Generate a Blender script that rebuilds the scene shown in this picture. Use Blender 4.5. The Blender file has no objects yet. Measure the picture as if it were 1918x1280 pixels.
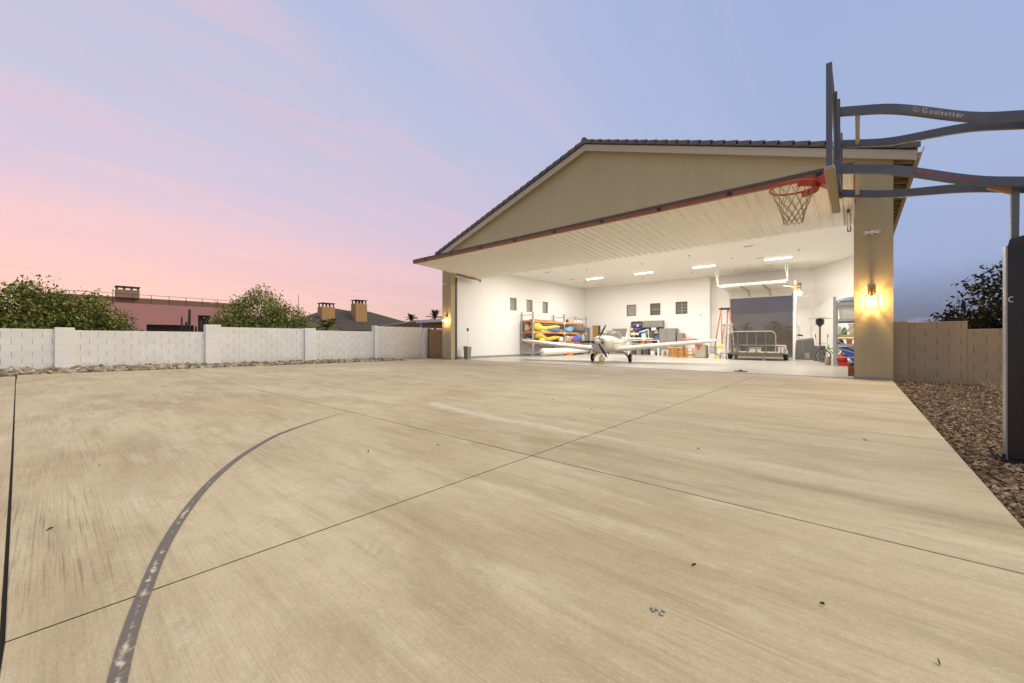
import bpy, math, random
import numpy as np
from mathutils import Vector, Matrix
random.seed(7); RN = random.Random(11); rs = np.random.RandomState(5)
R = math.radians; PI = math.pi
scene = bpy.context.scene
COL = scene.collection

# ------------------------------------------------------------------ materials
MATS = {}
def nd(nt, t, **kw):
    n = nt.nodes.new(t)
    for k, v in kw.items(): setattr(n, k, v)
    return n
def mth(nt, op, a, b=None, c=None, clamp=False):
    n = nd(nt, 'ShaderNodeMath', operation=op, use_clamp=clamp)
    for i, v in enumerate((a, b, c)):
        if v is None: continue
        if isinstance(v, (int, float)): n.inputs[i].default_value = v
        else: nt.links.new(v, n.inputs[i])
    return n.outputs[0]
def ramp(nt, fac, stops):
    n = nd(nt, 'ShaderNodeValToRGB')
    el = n.color_ramp.elements
    while len(el) < len(stops): el.new(0.5)
    for e, (p, c) in zip(el, stops):
        e.position = p; e.color = (c[0], c[1], c[2], 1) if not isinstance(c, (int, float)) else (c, c, c, 1)
    nt.links.new(fac, n.inputs[0]); return n.outputs[0]
def mixc(nt, fac, a, b, mode='MIX'):
    n = nd(nt, 'ShaderNodeMix', data_type='RGBA', blend_type=mode)
    for i, v in ((0, fac), (6, a), (7, b)):
        if isinstance(v, (int, float)): n.inputs[i].default_value = v
        elif isinstance(v, tuple): n.inputs[i].default_value = (v[0], v[1], v[2], 1)
        else: nt.links.new(v, n.inputs[i])
    return n.outputs[2]
def noise(nt, vec, scale, detail=4, rough=0.55, dist=0):
    n = nd(nt, 'ShaderNodeTexNoise'); n.inputs['Scale'].default_value = scale
    n.inputs['Detail'].default_value = detail; n.inputs['Roughness'].default_value = rough
    n.inputs['Distortion'].default_value = dist
    nt.links.new(vec, n.inputs['Vector']); return n.outputs['Fac']
def mapping(nt, vec, scale=(1, 1, 1), rot=(0, 0, 0), loc=(0, 0, 0)):
    n = nd(nt, 'ShaderNodeMapping'); n.inputs['Scale'].default_value = scale
    n.inputs['Rotation'].default_value = rot; n.inputs['Location'].default_value = loc
    nt.links.new(vec, n.inputs['Vector']); return n.outputs[0]
def newmat(key):
    m = bpy.data.materials.new(key); m.use_nodes = True
    nt = m.node_tree; b = nt.nodes['Principled BSDF']; MATS[key] = m
    return m, nt, b
def M(key, col=(.5, .5, .5), rough=.6, metal=0., var=.12, scale=6., bump=0., bscale=60., emit=None, spec=.5, alpha=1, trans=0):
    if key in MATS: return MATS[key]
    m, nt, b = newmat(key)
    tc = nd(nt, 'ShaderNodeTexCoord').outputs['Object']
    f = noise(nt, tc, scale, 5)
    c = mixc(nt, f, tuple(max(0, x * (1 - var)) for x in col), tuple(min(1, x * (1 + var)) for x in col))
    nt.links.new(c, b.inputs['Base Color'])
    b.inputs['Roughness'].default_value = rough; b.inputs['Metallic'].default_value = metal
    b.inputs['Specular IOR Level'].default_value = spec
    b.inputs['Alpha'].default_value = alpha; b.inputs['Transmission Weight'].default_value = trans
    if bump:
        bn = nd(nt, 'ShaderNodeBump'); bn.inputs['Strength'].default_value = bump; bn.inputs['Distance'].default_value = .02
        nt.links.new(noise(nt, tc, bscale, 6), bn.inputs['Height']); nt.links.new(bn.outputs[0], b.inputs['Normal'])
    if emit:
        b.inputs['Emission Color'].default_value = (*emit[0], 1); b.inputs['Emission Strength'].default_value = emit[1]
    return m
def island_mat(key, cols, rough=.9, sub=0.0):
    m, nt, b = newmat(key)
    g = nd(nt, 'ShaderNodeNewGeometry').outputs['Random Per Island']
    n = len(cols)
    c = ramp(nt, g, [(i / (n - 1), c) for i, c in enumerate(cols)])
    tc = nd(nt, 'ShaderNodeTexCoord').outputs['Object']
    f = noise(nt, tc, 14., 3)
    c = mixc(nt, mth(nt, 'MULTIPLY', f, .45), c, (.05, .04, .03))
    nt.links.new(c, b.inputs['Base Color']); b.inputs['Roughness'].default_value = rough
    b.inputs['Specular IOR Level'].default_value = .25
    return m

# ------------------------------------------------------------------ mesh builder
class MB:
    def __init__(s, off=(0, 0, 0)):
        s.v = []; s.f = []; s.mi = []; s.m = 0; s.off = Vector(off); s.sm = []; s.smooth = False
    def add(s, vs, fs):
        n = len(s.v); s.v += [tuple(Vector(p) - s.off) for p in vs]
        for f in fs:
            s.f.append(tuple(i + n for i in f)); s.mi.append(s.m); s.sm.append(s.smooth)
        return s
    def box(s, lo, hi):
        x0, y0, z0 = lo; x1, y1, z1 = hi
        return s.add([(x0, y0, z0), (x1, y0, z0), (x1, y1, z0), (x0, y1, z0), (x0, y0, z1), (x1, y0, z1), (x1, y1, z1), (x0, y1, z1)],
                     [(0, 3, 2, 1), (4, 5, 6, 7), (0, 1, 5, 4), (1, 2, 6, 5), (2, 3, 7, 6), (3, 0, 4, 7)])
    def cbox(s, lo, hi, b=.01):
        """box with chamfered edges"""
        x0, y0, z0 = lo; x1, y1, z1 = hi
        b = min(b, (x1 - x0) * .45, (y1 - y0) * .45, (z1 - z0) * .45)
        secs = []
        for z, i in ((z0, b), (z0 + b, 0), (z1 - b, 0), (z1, b)):
            a0, a1, c0, c1 = x0 + i, x1 - i, y0 + i, y1 - i
            q = b * (1 if i == 0 else .6)
            secs.append([(a0 + q, c0, z), (a1 - q, c0, z), (a1, c0 + q, z), (a1, c1 - q, z), (a1 - q, c1, z), (a0 + q, c1, z), (a0, c1 - q, z), (a0, c0 + q, z)])
        return s.loft(secs)
    def loft(s, secs, cap=True, closed=True):
        n = len(secs[0]); vs = [p for sec in secs for p in sec]; fs = []
        for j in range(len(secs) - 1):
            for i in range(n if closed else n - 1):
                k = (i + 1) % n
                fs.append((j * n + i, j * n + k, (j + 1) * n + k, (j + 1) * n + i))
        if cap:
            fs.append(tuple(reversed(range(n)))); fs.append(tuple((len(secs) - 1) * n + i for i in range(n)))
        return s.add(vs, fs)
    def beam(s, p0, p1, w, h, up=(0, 0, 1)):
        p0, p1 = Vector(p0), Vector(p1); d = (p1 - p0).normalized(); up = Vector(up)
        if abs(d.dot(up)) > .98: up = Vector((0, 1, 0))
        r = d.cross(up).normalized(); u = r.cross(d)
        q = [r * (w / 2) * a + u * (h / 2) * b for a, b in ((-1, -1), (1, -1), (1, 1), (-1, 1))]
        return s.loft([[p0 + k for k in q], [p1 + k for k in q]])
    def sweep(s, pts, w, h, up=(0, 0, 1)):
        pts = [Vector(p) for p in pts]; secs = []
        for i, p in enumerate(pts):
            d = (pts[min(i + 1, len(pts) - 1)] - pts[max(i - 1, 0)]).normalized()
            r = d.cross(Vector(up)).normalized(); u = r.cross(d)
            secs.append([p + r * (w / 2) * a + u * (h / 2) * b for a, b in ((-1, -1), (1, -1), (1, 1), (-1, 1))])
        return s.loft(secs)
    def tube(s, pts, r, n=8, cap=True):
        pts = [Vector(p) for p in pts]; secs = []; pr = None
        for i, p in enumerate(pts):
            d = (pts[min(i + 1, len(pts) - 1)] - pts[max(i - 1, 0)])
            d = d.normalized() if d.length > 1e-9 else Vector((0, 0, 1))
            if pr is None:
                a = Vector((0, 0, 1)) if abs(d.z) < .9 else Vector((1, 0, 0)); pr = d.cross(a).normalized()
            pr = (pr - d * pr.dot(d)).normalized(); q = d.cross(pr)
            ri = r[i] if isinstance(r, (list, tuple)) else r
            secs.append([p + (pr * math.cos(t) + q * math.sin(t)) * ri for t in [2 * PI * k / n for k in range(n)]])
        return s.loft(secs, cap)
    def lathe(s, c, prof, n=20, axis='z'):
        secs = []
        for r, z in prof:
            ring = []
            for k in range(n):
                t = 2 * PI * k / n; a, b = math.cos(t) * r, math.sin(t) * r
                p = {'z': (a, b, z), 'y': (a, z, b), 'x': (z, a, b)}[axis]
                ring.append(tuple(Vector(p) + Vector(c)))
            secs.append(ring)
        return s.loft(secs)
    def prism(s, poly, axis, a0, a1):
        """poly of 2D points, extruded along axis ('x','y','z')"""
        def P(p, a): return {'x': (a, p[0], p[1]), 'y': (p[0], a, p[1]), 'z': (p[0], p[1], a)}[axis]
        return s.loft([[P(p, a0) for p in poly], [P(p, a1) for p in poly]])
    def ball(s, c, r, n=10, m=7):
        rr = r if isinstance(r, (tuple, list)) else (r, r, r)
        secs = []
        for j in range(m + 1):
            t = PI * j / m; z = -math.cos(t); q = max(math.sin(t), .02)
            secs.append([(c[0] + rr[0] * q * math.cos(2 * PI * k / n), c[1] + rr[1] * q * math.sin(2 * PI * k / n), c[2] + rr[2] * z) for k in range(n)])
        return s.loft(secs)
    def lump(s, c, r, seed=0, amp=.25, n=14, m=9, flat=True):
        """soft irregular bag / cloth heap"""
        q = random.Random(seed); ph = [q.uniform(0, 6.28) for _ in range(6)]
        secs = []
        for j in range(m + 1):
            t = PI * j / m; z = -math.cos(t); w = max(math.sin(t) ** .6, .03); ring = []
            for k in range(n):
                a = 2 * PI * k / n
                g = 1 + amp * (math.sin(2 * a + ph[0] + 2 * z) * .5 + math.sin(3 * a + ph[1] - 3 * z) * .3 + math.sin(5 * a + ph[2] + 4 * z) * .25)
                zz = z * (1 + amp * .5 * math.sin(2 * a + ph[3]))
                if flat and zz < -.75: zz = -.75
                ring.append((c[0] + r[0] * w * g * math.cos(a), c[1] + r[1] * w * g * math.sin(a), c[2] + r[2] * zz))
            secs.append(ring)
        return s.loft(secs)
    def build(s, name, mats, parent=None, loc=None, smooth=None):
        me = bpy.data.meshes.new(name); me.from_pydata(s.v, [], s.f)
        if not isinstance(mats, (list, tuple)): mats = [mats]
        for m in mats: me.materials.append(m)
        me.polygons.foreach_set('material_index', s.mi)
        me.polygons.foreach_set('use_smooth', [bool(smooth) if smooth is not None else k for k in s.sm])
        me.update(); me.validate()
        o = bpy.data.objects.new(name, me); COL.objects.link(o)
        if parent: o.parent = parent
        if loc: o.location = loc
        fix_normals(me)
        return o
import bmesh
def fix_normals(me):
    b = bmesh.new(); b.from_mesh(me); bmesh.ops.recalc_face_normals(b, faces=b.faces); b.to_mesh(me); b.free()

def tag(o, label, cat, group=None, kind=None):
    o['label'] = label; o['category'] = cat
    if group: o['group'] = group
    if kind: o['kind'] = kind
    return o
def T(name, label, cat, loc=(0, 0, 0), rz=0, group=None):
    o = bpy.data.objects.new(name, None); COL.objects.link(o); o.location = loc; o.rotation_euler = (0, 0, rz)
    o.empty_display_size = .2
    return tag(o, label, cat, group)
def S(o):
    o['kind'] = 'structure'; return o
def children(o): return [c for c in bpy.data.objects if c.parent == o]
def dup(o, loc, label, rz=None, parent=None):
    c = o.copy(); COL.objects.link(c)
    if parent is None:
        c.location = loc; c['label'] = label
        if rz is not None: c.rotation_euler = (0, 0, rz)
    else: c.parent = parent
    for ch in children(o): dup(ch, None, None, None, c)
    return c
def lin(r, g, b): return tuple((x / 255 / 12.92 if x / 255 <= .04045 else ((x / 255 + .055) / 1.055) ** 2.4) for x in (r, g, b))

# ------------------------------------------------------------------ base materials
def stucco_mat():
    m, nt, b = newmat('stucco'); co = nd(nt, 'ShaderNodeTexCoord').outputs['Object']
    c = mixc(nt, noise(nt, co, .7, 6, .65), (.46, .38, .21), (.55, .455, .26))
    c = mixc(nt, mth(nt, 'MULTIPLY', ramp(nt, noise(nt, mapping(nt, co, (2.2, 2.2, .22)), 1.4, 6, .65), [(.52, 0.), (.75, 1.)]), .22), c, (.27, .22, .14))
    c = mixc(nt, mth(nt, 'MULTIPLY', noise(nt, co, 40, 4, .7), .2), c, (.34, .28, .18))
    nt.links.new(c, b.inputs['Base Color']); b.inputs['Roughness'].default_value = .95; b.inputs['Specular IOR Level'].default_value = .2
    bn = nd(nt, 'ShaderNodeBump'); bn.inputs['Strength'].default_value = .8; bn.inputs['Distance'].default_value = .015
    nt.links.new(mth(nt, 'ADD', noise(nt, co, 55, 6, .65), mth(nt, 'MULTIPLY', noise(nt, co, 7, 3), .6)), bn.inputs['Height']); nt.links.new(bn.outputs[0], b.inputs['Normal'])
    return m
stucco = stucco_mat()
white_wall = M('white_wall', (.80, .775, .73), .9, var=.02, scale=1.5, spec=.2)
white_paint = M('white_paint', (.80, .79, .75), .5, var=.03)
trim_paint = M('trim_paint', (.50, .435, .31), .7, var=.06)
roof_tile = M('roof_tile', (.14, .125, .12), .9, var=.35, scale=3, bump=.6, bscale=12)
rust_paint = M('rust_paint', (.30, .10, .035), .55, var=.25, scale=5)
black = M('black_plastic', (.018, .018, .02), .45, var=.2)
rubber = M('rubber', (.03, .03, .032), .8, var=.2)
dark_metal = M('dark_metal', (.035, .035, .038), .4, metal=.3, var=.2)
alum = M('aluminium', (.62, .62, .62), .35, metal=.85, var=.08)
galv = M('galvanised', (.38, .40, .40), .45, metal=.5, var=.15)
grey_cab = M('grey_cabinet', (.24, .225, .20), .55, var=.05)
grey_dark = M('dark_grey', (.09, .088, .085), .55, var=.1)
blue_bin = M('blue_bin', (.03, .08, .36), .45, var=.1)
orange_beam = M('orange_beam', (.66, .25, .08), .5, var=.12)
wood_tan = M('wood_tan', (.50, .27, .09), .55, var=.15, scale=9)
wood_warm = M('wood_warm', (.62, .26, .03), .5, var=.15, scale=9)
yellow = M('yellow', (.66, .46, .05), .5, var=.08)
yellow2 = M('lemon_yellow', (.72, .64, .08), .5, var=.06)
red = M('red', (.55, .035, .02), .5, var=.12)
redcloth = M('red_cloth', (.42, .10, .10), .9, var=.15, bump=.3, bscale=20)
bluecloth = M('blue_cloth', (.04, .10, .45), .6, var=.15, bump=.4, bscale=9)
purple = M('purple_cloth', (.12, .12, .42), .7, var=.35, scale=10, bump=.4, bscale=14)
skyblue = M('sky_blue_cloth', (.12, .38, .62), .7, var=.2, bump=.4, bscale=14)
greycloth = M('grey_cloth', (.16, .155, .15), .9, var=.7, scale=16, bump=.8, bscale=22)
cream = M('cream', (.75, .72, .64), .6, var=.05)
clear = M('clear_plastic', (.55, .56, .55), .25, var=.05, alpha=.55)
orange = M('orange', (.80, .20, .03), .5, var=.1)
green = M('green', (.10, .50, .06), .5, var=.1)

# ------------------------------------------------------------------ ground
def concrete_mat():
    m, nt, b = newmat('broomed_concrete')
    co = nd(nt, 'ShaderNodeTexCoord').outputs['Object']
    sp = nd(nt, 'ShaderNodeSeparateXYZ'); nt.links.new(co, sp.inputs[0]); X, Y = sp.outputs[0], sp.outputs[1]
    big = noise(nt, mapping(nt, co, (.55, .8, 1)), .55, 6, .6)
    blot = noise(nt, mapping(nt, co, (.5, 1.5, 1), loc=(4, 2, 0)), 1.1, 7, .65, .6)
    streak = noise(nt, mapping(nt, co, (.9, 60, 1), rot=(0, 0, R(1.5))), 1.6, 4, .6)
    broad = noise(nt, mapping(nt, co, (.5, 7, 1), rot=(0, 0, R(-1))), 1.3, 6, .65)
    fine = noise(nt, mapping(nt, co, (.9, 95, 1)), 1.5, 3, .6)
    grain = noise(nt, co, 150, 4, .75); speck = noise(nt, mapping(nt, co, (1, 1.6, 1)), 42, 5, .8)
    # colour per panel
    px = mth(nt, 'FLOOR', mth(nt, 'DIVIDE', mth(nt, 'ADD', X, 2.35), 3.45)); py = mth(nt, 'FLOOR', mth(nt, 'DIVIDE', mth(nt, 'SUBTRACT', Y, 3.0), 2.83))
    cb = nd(nt, 'ShaderNodeCombineXYZ'); nt.links.new(px, cb.inputs[0]); nt.links.new(py, cb.inputs[1])
    wn = nd(nt, 'ShaderNodeTexWhiteNoise'); nt.links.new(cb.outputs[0], wn.inputs['Vector'])
    c = ramp(nt, big, [(.30, (.40, .32, .205)), (.5, (.49, .41, .28)), (.70, (.58, .50, .36))])
    c = mixc(nt, mth(nt, 'MULTIPLY', ramp(nt, blot, [(.47, 0.), (.64, 1.)]), .46), c, (.27, .205, .12))
    st = ramp(nt, streak, [(.53, 0.), (.63, 1.)])
    sm = ramp(nt, noise(nt, mapping(nt, co, (.3, .55, 1), loc=(9, 5, 0)), .9, 4), [(.46, 0.), (.60, 1.)])
    c = mixc(nt, mth(nt, 'MULTIPLY', mth(nt, 'MULTIPLY', st, sm), .72), c, (.18, .13, .08))
    c = mixc(nt, mth(nt, 'MULTIPLY', ramp(nt, broad, [(.52, 0.), (.66, 1.)]), .34), c, (.27, .205, .125))
    c = mixc(nt, mth(nt, 'MULTIPLY', ramp(nt, noise(nt, mapping(nt, co, (.8, 3.2, 1), loc=(7, 1, 0)), 1.2, 6, .65), [(.54, 0.), (.68, 1.)]), .40), c, (.66, .59, .46))
    c = mixc(nt, mth(nt, 'MULTIPLY', ramp(nt, noise(nt, co, 9., 5, .7), [(.40, 1.), (.58, 0.)]), .16), c, (.30, .23, .14))
    c = mixc(nt, mth(nt, 'MULTIPLY', ramp(nt, fine, [(.45, 0.), (.75, 1.)]), .28), c, (.20, .16, .11))
    c = mixc(nt, mth(nt, 'MULTIPLY', mth(nt, 'SUBTRACT', wn.outputs['Value'], .5), .12), c, (.75, .72, .65))
    # pale worn lane line (old court paint) along Y=4.1 and a pale haze next to it
    wob = mth(nt, 'MULTIPLY', mth(nt, 'SUBTRACT', noise(nt, mapping(nt, co, (1, .2, 1)), .9, 4), .5), .35)
    yl = mth(nt, 'ADD', mth(nt, 'SUBTRACT', Y, 4.10), wob)
    bend = mth(nt, 'MULTIPLY', mth(nt, 'POWER', mth(nt, 'MAXIMUM', mth(nt, 'SUBTRACT', -3.2, X), 0.), 2.), .05)
    yl = mth(nt, 'SUBTRACT', yl, bend)
    ax = mth(nt, 'ABSOLUTE', yl)
    ln = mth(nt, 'SUBTRACT', 1., mth(nt, 'DIVIDE', ax, mth(nt, 'ADD', .09, mth(nt, 'MULTIPLY', mth(nt, 'LESS_THAN', X, -2.4), .10))), clamp=True)
    xm = mth(nt, 'MULTIPLY', mth(nt, 'GREATER_THAN', X, -5.7), ramp(nt, noise(nt, mapping(nt, co, (1.5, 9, 1)), 3., 5, .7), [(.38, .12), (.60, 1.)]))
    c = mixc(nt, mth(nt, 'MULTIPLY', mth(nt, 'MULTIPLY', ln, xm), ramp(nt, mth(nt, 'DIVIDE', mth(nt, 'ADD', X, 6.), 7.), [(.45, .85), (.64, .38), (1., .22)])), c, (.70, .655, .57))
    # damp looking darker strip just this side of that line
    dk = mth(nt, 'SUBTRACT', 1., mth(nt, 'DIVIDE', mth(nt, 'ABSOLUTE', mth(nt, 'ADD', yl, .42)), .3), clamp=True)
    dk = mth(nt, 'MULTIPLY', dk, ramp(nt, noise(nt, mapping(nt, co, (.6, 3, 1)), 1.4, 5), [(.35, 0.), (.62, 1.)]))
    c = mixc(nt, mth(nt, 'MULTIPLY', mth(nt, 'MULTIPLY', dk, mth(nt, 'GREATER_THAN', X, -2.3)), .75), c, (.25, .19, .115))
    # tyre tread prints, two bands crossing the near slab
    for (y0, sl, x0, x1) in ((1.02, .30, -4.5, -1.2), (.33, .22, -4.2, -1.3)):
        dy = mth(nt, 'ABSOLUTE', mth(nt, 'SUBTRACT', Y, mth(nt, 'ADD', mth(nt, 'MULTIPLY', mth(nt, 'ADD', X, 3.), sl), y0 - .25)))
        bd = mth(nt, 'LESS_THAN', dy, .05)
        al = mth(nt, 'GREATER_THAN', mth(nt, 'SINE', mth(nt, 'MULTIPLY', mth(nt, 'ADD', X, mth(nt, 'MULTIPLY', Y, .8)), 75.)), .1)
        rg = mth(nt, 'MULTIPLY', mth(nt, 'GREATER_THAN', X, x0), mth(nt, 'LESS_THAN', X, x1))
        br = ramp(nt, noise(nt, co, 3.5, 4), [(.46, 0.), (.62, 1.)])
        k = mth(nt, 'MULTIPLY', mth(nt, 'MULTIPLY', bd, al), mth(nt, 'MULTIPLY', rg, br))
        c = mixc(nt, mth(nt, 'MULTIPLY', k, .28), c, (.26, .22, .17))
    c = mixc(nt, mth(nt, 'MULTIPLY', ramp(nt, grain, [(.35, 0.), (.7, 1.)]), .42), c, (.26, .205, .135))
    c = mixc(nt, mth(nt, 'MULTIPLY', ramp(nt, speck, [(.54, 0.), (.66, 1.)]), .30), c, (.23, .175, .11))
    c = mixc(nt, mth(nt, 'MULTIPLY', ramp(nt, speck, [(.34, 1.), (.46, 0.)]), .25), c, (.68, .61, .48))
    nt.links.new(c, b.inputs['Base Color'])
    b.inputs['Roughness'].default_value = .82; b.inputs['Specular IOR Level'].default_value = .3
    bn = nd(nt, 'ShaderNodeBump'); bn.inputs['Strength'].default_value = .35; bn.inputs['Distance'].default_value = .004
    nt.links.new(mth(nt, 'ADD', mth(nt, 'MULTIPLY', fine, 1.), mth(nt, 'MULTIPLY', grain, .6)), bn.inputs['Height'])
    nt.links.new(bn.outputs[0], b.inputs['Normal'])
    return m
concrete = concrete_mat()
g = MB(); n = 40
g.add([(-400, -300, -.14), (400, -300, -.14), (400, 500, -.14), (-400, 500, -.14)], [(0, 1, 2, 3)])
S(g.build('ground', M('desert_soil', (.20, .155, .10), .95, var=.25, scale=.3, bump=.5, bscale=3)))

# concrete apron as separate panels in one sheet with open joints
def jwob(a, b, nseg): return [(a + (b - a) * i / nseg) for i in range(nseg + 1)]
xs = [-20.2 + .62, -16.15, -12.7, -9.25, -5.8, -2.35, .745]
ysj = [-.12, 3.0, 5.85, 8.6, 11.4, 14.99]
near = [-9.5, -6.4, -3.3, -.12]
def left_edge(y): return -20.15 + .104 * (y + .3)
dr = MB(); gp = .006
def skew(x): return -.036 * max(0, -x - 2.5)     # the wide dark joint drifts a little
def panel(x0, x1, ya, yb, yc, yd, left=False):
    """corners: (x0,ya) (x1,yb) (x1,yc) (x0,yd)"""
    q = .003; a0, a1 = x0 + gp, x1 - gp
    c0, c1 = (left_edge(ya), left_edge(yd)) if left else (a0, a0)
    ya, yb, yc, yd = ya + gp, yb + gp, yc - gp, yd - gp
    lo = [(c0, ya, -.12), (a1, yb, -.12), (a1, yc, -.12), (c1, yd, -.12)]
    mi = [(p[0], p[1], -q) for p in lo]
    hi = [(c0 + q, ya + q, 0), (a1 - q, yb + q, 0), (a1 - q, yc - q, 0), (c1 + q, yd - q, 0)]
    dr.m = 1; dr.loft([lo, mi], cap=False); dr.m = 0; dr.loft([mi, hi], cap=False); dr.add(hi, [(0, 1, 2, 3)])
for i in range(6):
    x0, x1 = xs[i], xs[i + 1]
    for j in range(5):
        if j == 0: panel(x0, x1, ysj[0] + skew(x0) + .001, ysj[0] + skew(x1) + .001, ysj[1], ysj[1], i == 0)
        else: panel(x0, x1, ysj[j], ysj[j], ysj[j + 1], ysj[j + 1], i == 0)
    for j in range(3):
        if j == 2: panel(x0, x1, near[2], near[2], near[3] + skew(x1) - .001, near[3] + skew(x0) - .001)
        else: panel(x0, x1, near[j], near[j], near[j + 1], near[j + 1])
dr.m = 1; dr.add([(-19.4, -9.4, -.014), (.735, -9.4, -.014), (.735, 14.9, -.014), (-18.6, 14.9, -.014)], [(0, 1, 2, 3)]); dr.m = 0
# strip of slab between apron and gate
dr.box((-19.0, 15.0, -.12), (-18.4, 15.25, -.004))
S(dr.build('concrete_driveway', [concrete, M('joint_filler', (.012, .010, .008), .9)]))

# painted arc
def arc_mat():
    m, nt, b = newmat('worn_court_paint')
    uv = nd(nt, 'ShaderNodeUVMap').outputs[0]
    sp = nd(nt, 'ShaderNodeSeparateXYZ'); nt.links.new(uv, sp.inputs[0]); u, v = sp.outputs[0], sp.outputs[1]
    co = nd(nt, 'ShaderNodeTexCoord').outputs['Object']
    n1 = noise(nt, co, 16, 7, .72, .4); n2 = noise(nt, co, 3.2, 3)
    mid = mth(nt, 'SUBTRACT', 1., mth(nt, 'MULTIPLY', mth(nt, 'ABSOLUTE', mth(nt, 'SUBTRACT', v, .5)), 2.4))
    k = mth(nt, 'ADD', mth(nt, 'ADD', mth(nt, 'MULTIPLY', mid, .16), n1), mth(nt, 'MULTIPLY', n2, .45))
    k = mth(nt, 'SUBTRACT', k, mth(nt, 'MULTIPLY', u, .30))
    pale = ramp(nt, k, [(.74, 0.), (.86, 1.)])
    c = mixc(nt, pale, mixc(nt, noise(nt, co, 90, 4), (.085, .075, .066), (.165, .15, .132)), (.50, .44, .335))
    nt.links.new(c, b.inputs['Base Color']); b.inputs['Roughness'].default_value = .8
    fade = ramp(nt, u, [(.74, 1.), (.97, .0)])
    al = mth(nt, 'MULTIPLY', fade, ramp(nt, mth(nt, 'ADD', n1, mth(nt, 'MULTIPLY', fade, .3)), [(.42, .35), (.6, 1.)]))
    nt.links.new(al, b.inputs['Alpha'])
    return m
me = bpy.data.meshes.new('court_line'); vs = []; fs = []; uvs = []
cx, cy = -.6, 6.2; N = 90
for i in range(N + 1):
    t = i / N
    a = R(283 - 75 * t)                     # angle swept from in front of the camera away to the left
    r = float(np.interp(283 - 75 * t, [208, 213, 225, 233, 245, 253, 259, 283], [6.2, 6.24, 6.35, 6.31, 6.23, 6.19, 6.18, 6.15]))
    for q in (-.026, .026): vs.append((cx + (r + q) * math.cos(a), cy + (r + q) * math.sin(a), .004))
for i in range(N): fs.append((2 * i, 2 * i + 1, 2 * i + 3, 2 * i + 2))
me.from_pydata(vs, [], fs); ul = me.uv_layers.new(name='UVMap')
for p in me.polygons:
    for li in p.loop_indices:
        vi = me.loops[li].vertex_index; ul.data[li].uv = ((vi // 2) / N, vi % 2)
me.materials.append(arc_mat()); o = bpy.data.objects.new('court_line', me); COL.objects.link(o); S(o)

# gravel right of the slab
def terrain_z(x, y): return -.095 + .07 * max(0, min(1, (y - 6) / 9))
gr = MB(); nx, ny = 6, 24
vs = [(.746 + 7 * i / nx, -4 + 19.5 * j / ny, terrain_z(0, -4 + 19.5 * j / ny) - .03) for j in range(ny + 1) for i in range(nx + 1)]
gr.add(vs, [(j * (nx + 1) + i, j * (nx + 1) + i + 1, (j + 1) * (nx + 1) + i + 1, (j + 1) * (nx + 1) + i) for j in range(ny) for i in range(nx)])
S(gr.build('gravel_yard', M('gravel_soil', (.13, .10, .07), .95, var=.4, scale=20)))
def stones(name, label, pts, size, mat, base, flat=.7):
    bv, bf = base; bv = np.array(bv, float); n = len(pts); k = len(bv)
    V = np.repeat(bv[None], n, 0) * (1 + rs.uniform(-.3, .3, (n, k, 3)))
    sc = size[0] + (size[1] - size[0]) * rs.rand(n, 1, 1) ** 2
    V = V * sc * rs.uniform(.6, 1.3, (n, 1, 3)) * np.array([1, 1, flat])
    a = rs.uniform(0, 6.28, n); c, s_ = np.cos(a), np.sin(a)
    t = rs.uniform(-.5, .5, n); ct, st = np.cos(t), np.sin(t)
    x, y, z = V[..., 0].copy(), V[..., 1].copy(), V[..., 2].copy()
    y, z = y * ct[:, None] - z * st[:, None], y * st[:, None] + z * ct[:, None]
    V[..., 0] = x * c[:, None] - y * s_[:, None]; V[..., 1] = x * s_[:, None] + y * c[:, None]; V[..., 2] = z
    V += np.array(pts)[:, None, :]
    F = (np.array(bf)[None] + (np.arange(n) * k)[:, None, None]).reshape(-1, 3)
    me = bpy.data.meshes.new(name); me.from_pydata(V.reshape(-1, 3).tolist(), [], F.tolist()); me.materials.append(mat); me.update()
    o = bpy.data.objects.new(name, me); COL.objects.link(o); tag(o, label, 'stones', kind='stuff'); return o
OCT = ([(1, 0, 0), (-1, 0, 0), (0, 1, 0), (0, -1, 0), (0, 0, 1), (0, 0, -1)], [(0, 2, 4), (2, 1, 4), (1, 3, 4), (3, 0, 4), (2, 0, 5), (1, 2, 5), (3, 1, 5), (0, 3, 5)])
ph = (1 + 5 ** .5) / 2
ICO = ([(-1, ph, 0), (1, ph, 0), (-1, -ph, 0), (1, -ph, 0), (0, -1, ph), (0, 1, ph), (0, -1, -ph), (0, 1, -ph), (ph, 0, -1), (ph, 0, 1), (-ph, 0, -1), (-ph, 0, 1)],
       [(0, 11, 5), (0, 5, 1), (0, 1, 7), (0, 7, 10), (0, 10, 11), (1, 5, 9), (5, 11, 4), (11, 10, 2), (10, 7, 6), (7, 1, 8), (3, 9, 4), (3, 4, 2), (3, 2, 6), (3, 6, 8), (3, 8, 9), (4, 9, 5), (2, 4, 11), (6, 2, 10), (8, 6, 7), (9, 8, 1)])
ICO = ([tuple(c / 1.9 for c in v) for v in ICO[0]], ICO[1])
pts = []
for _ in range(30000):
    y = 2.6 + 12.8 * rs.rand(); x = .765 + (.4 + .26 * y) * rs.rand() ** 1.1
    pts.append((x, y, terrain_z(x, y) - .012 + .02 * rs.rand()))
stones('gravel', 'brown and tan crushed gravel between the slab and the right block wall', pts, (.012, .034),
       island_mat('gravel_stone', [(.03, .02, .012), (.26, .15, .075), (.07, .045, .026), (.55, .40, .24), (.14, .08, .045), (.37, .23, .12)]), OCT)
pts = []
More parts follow.
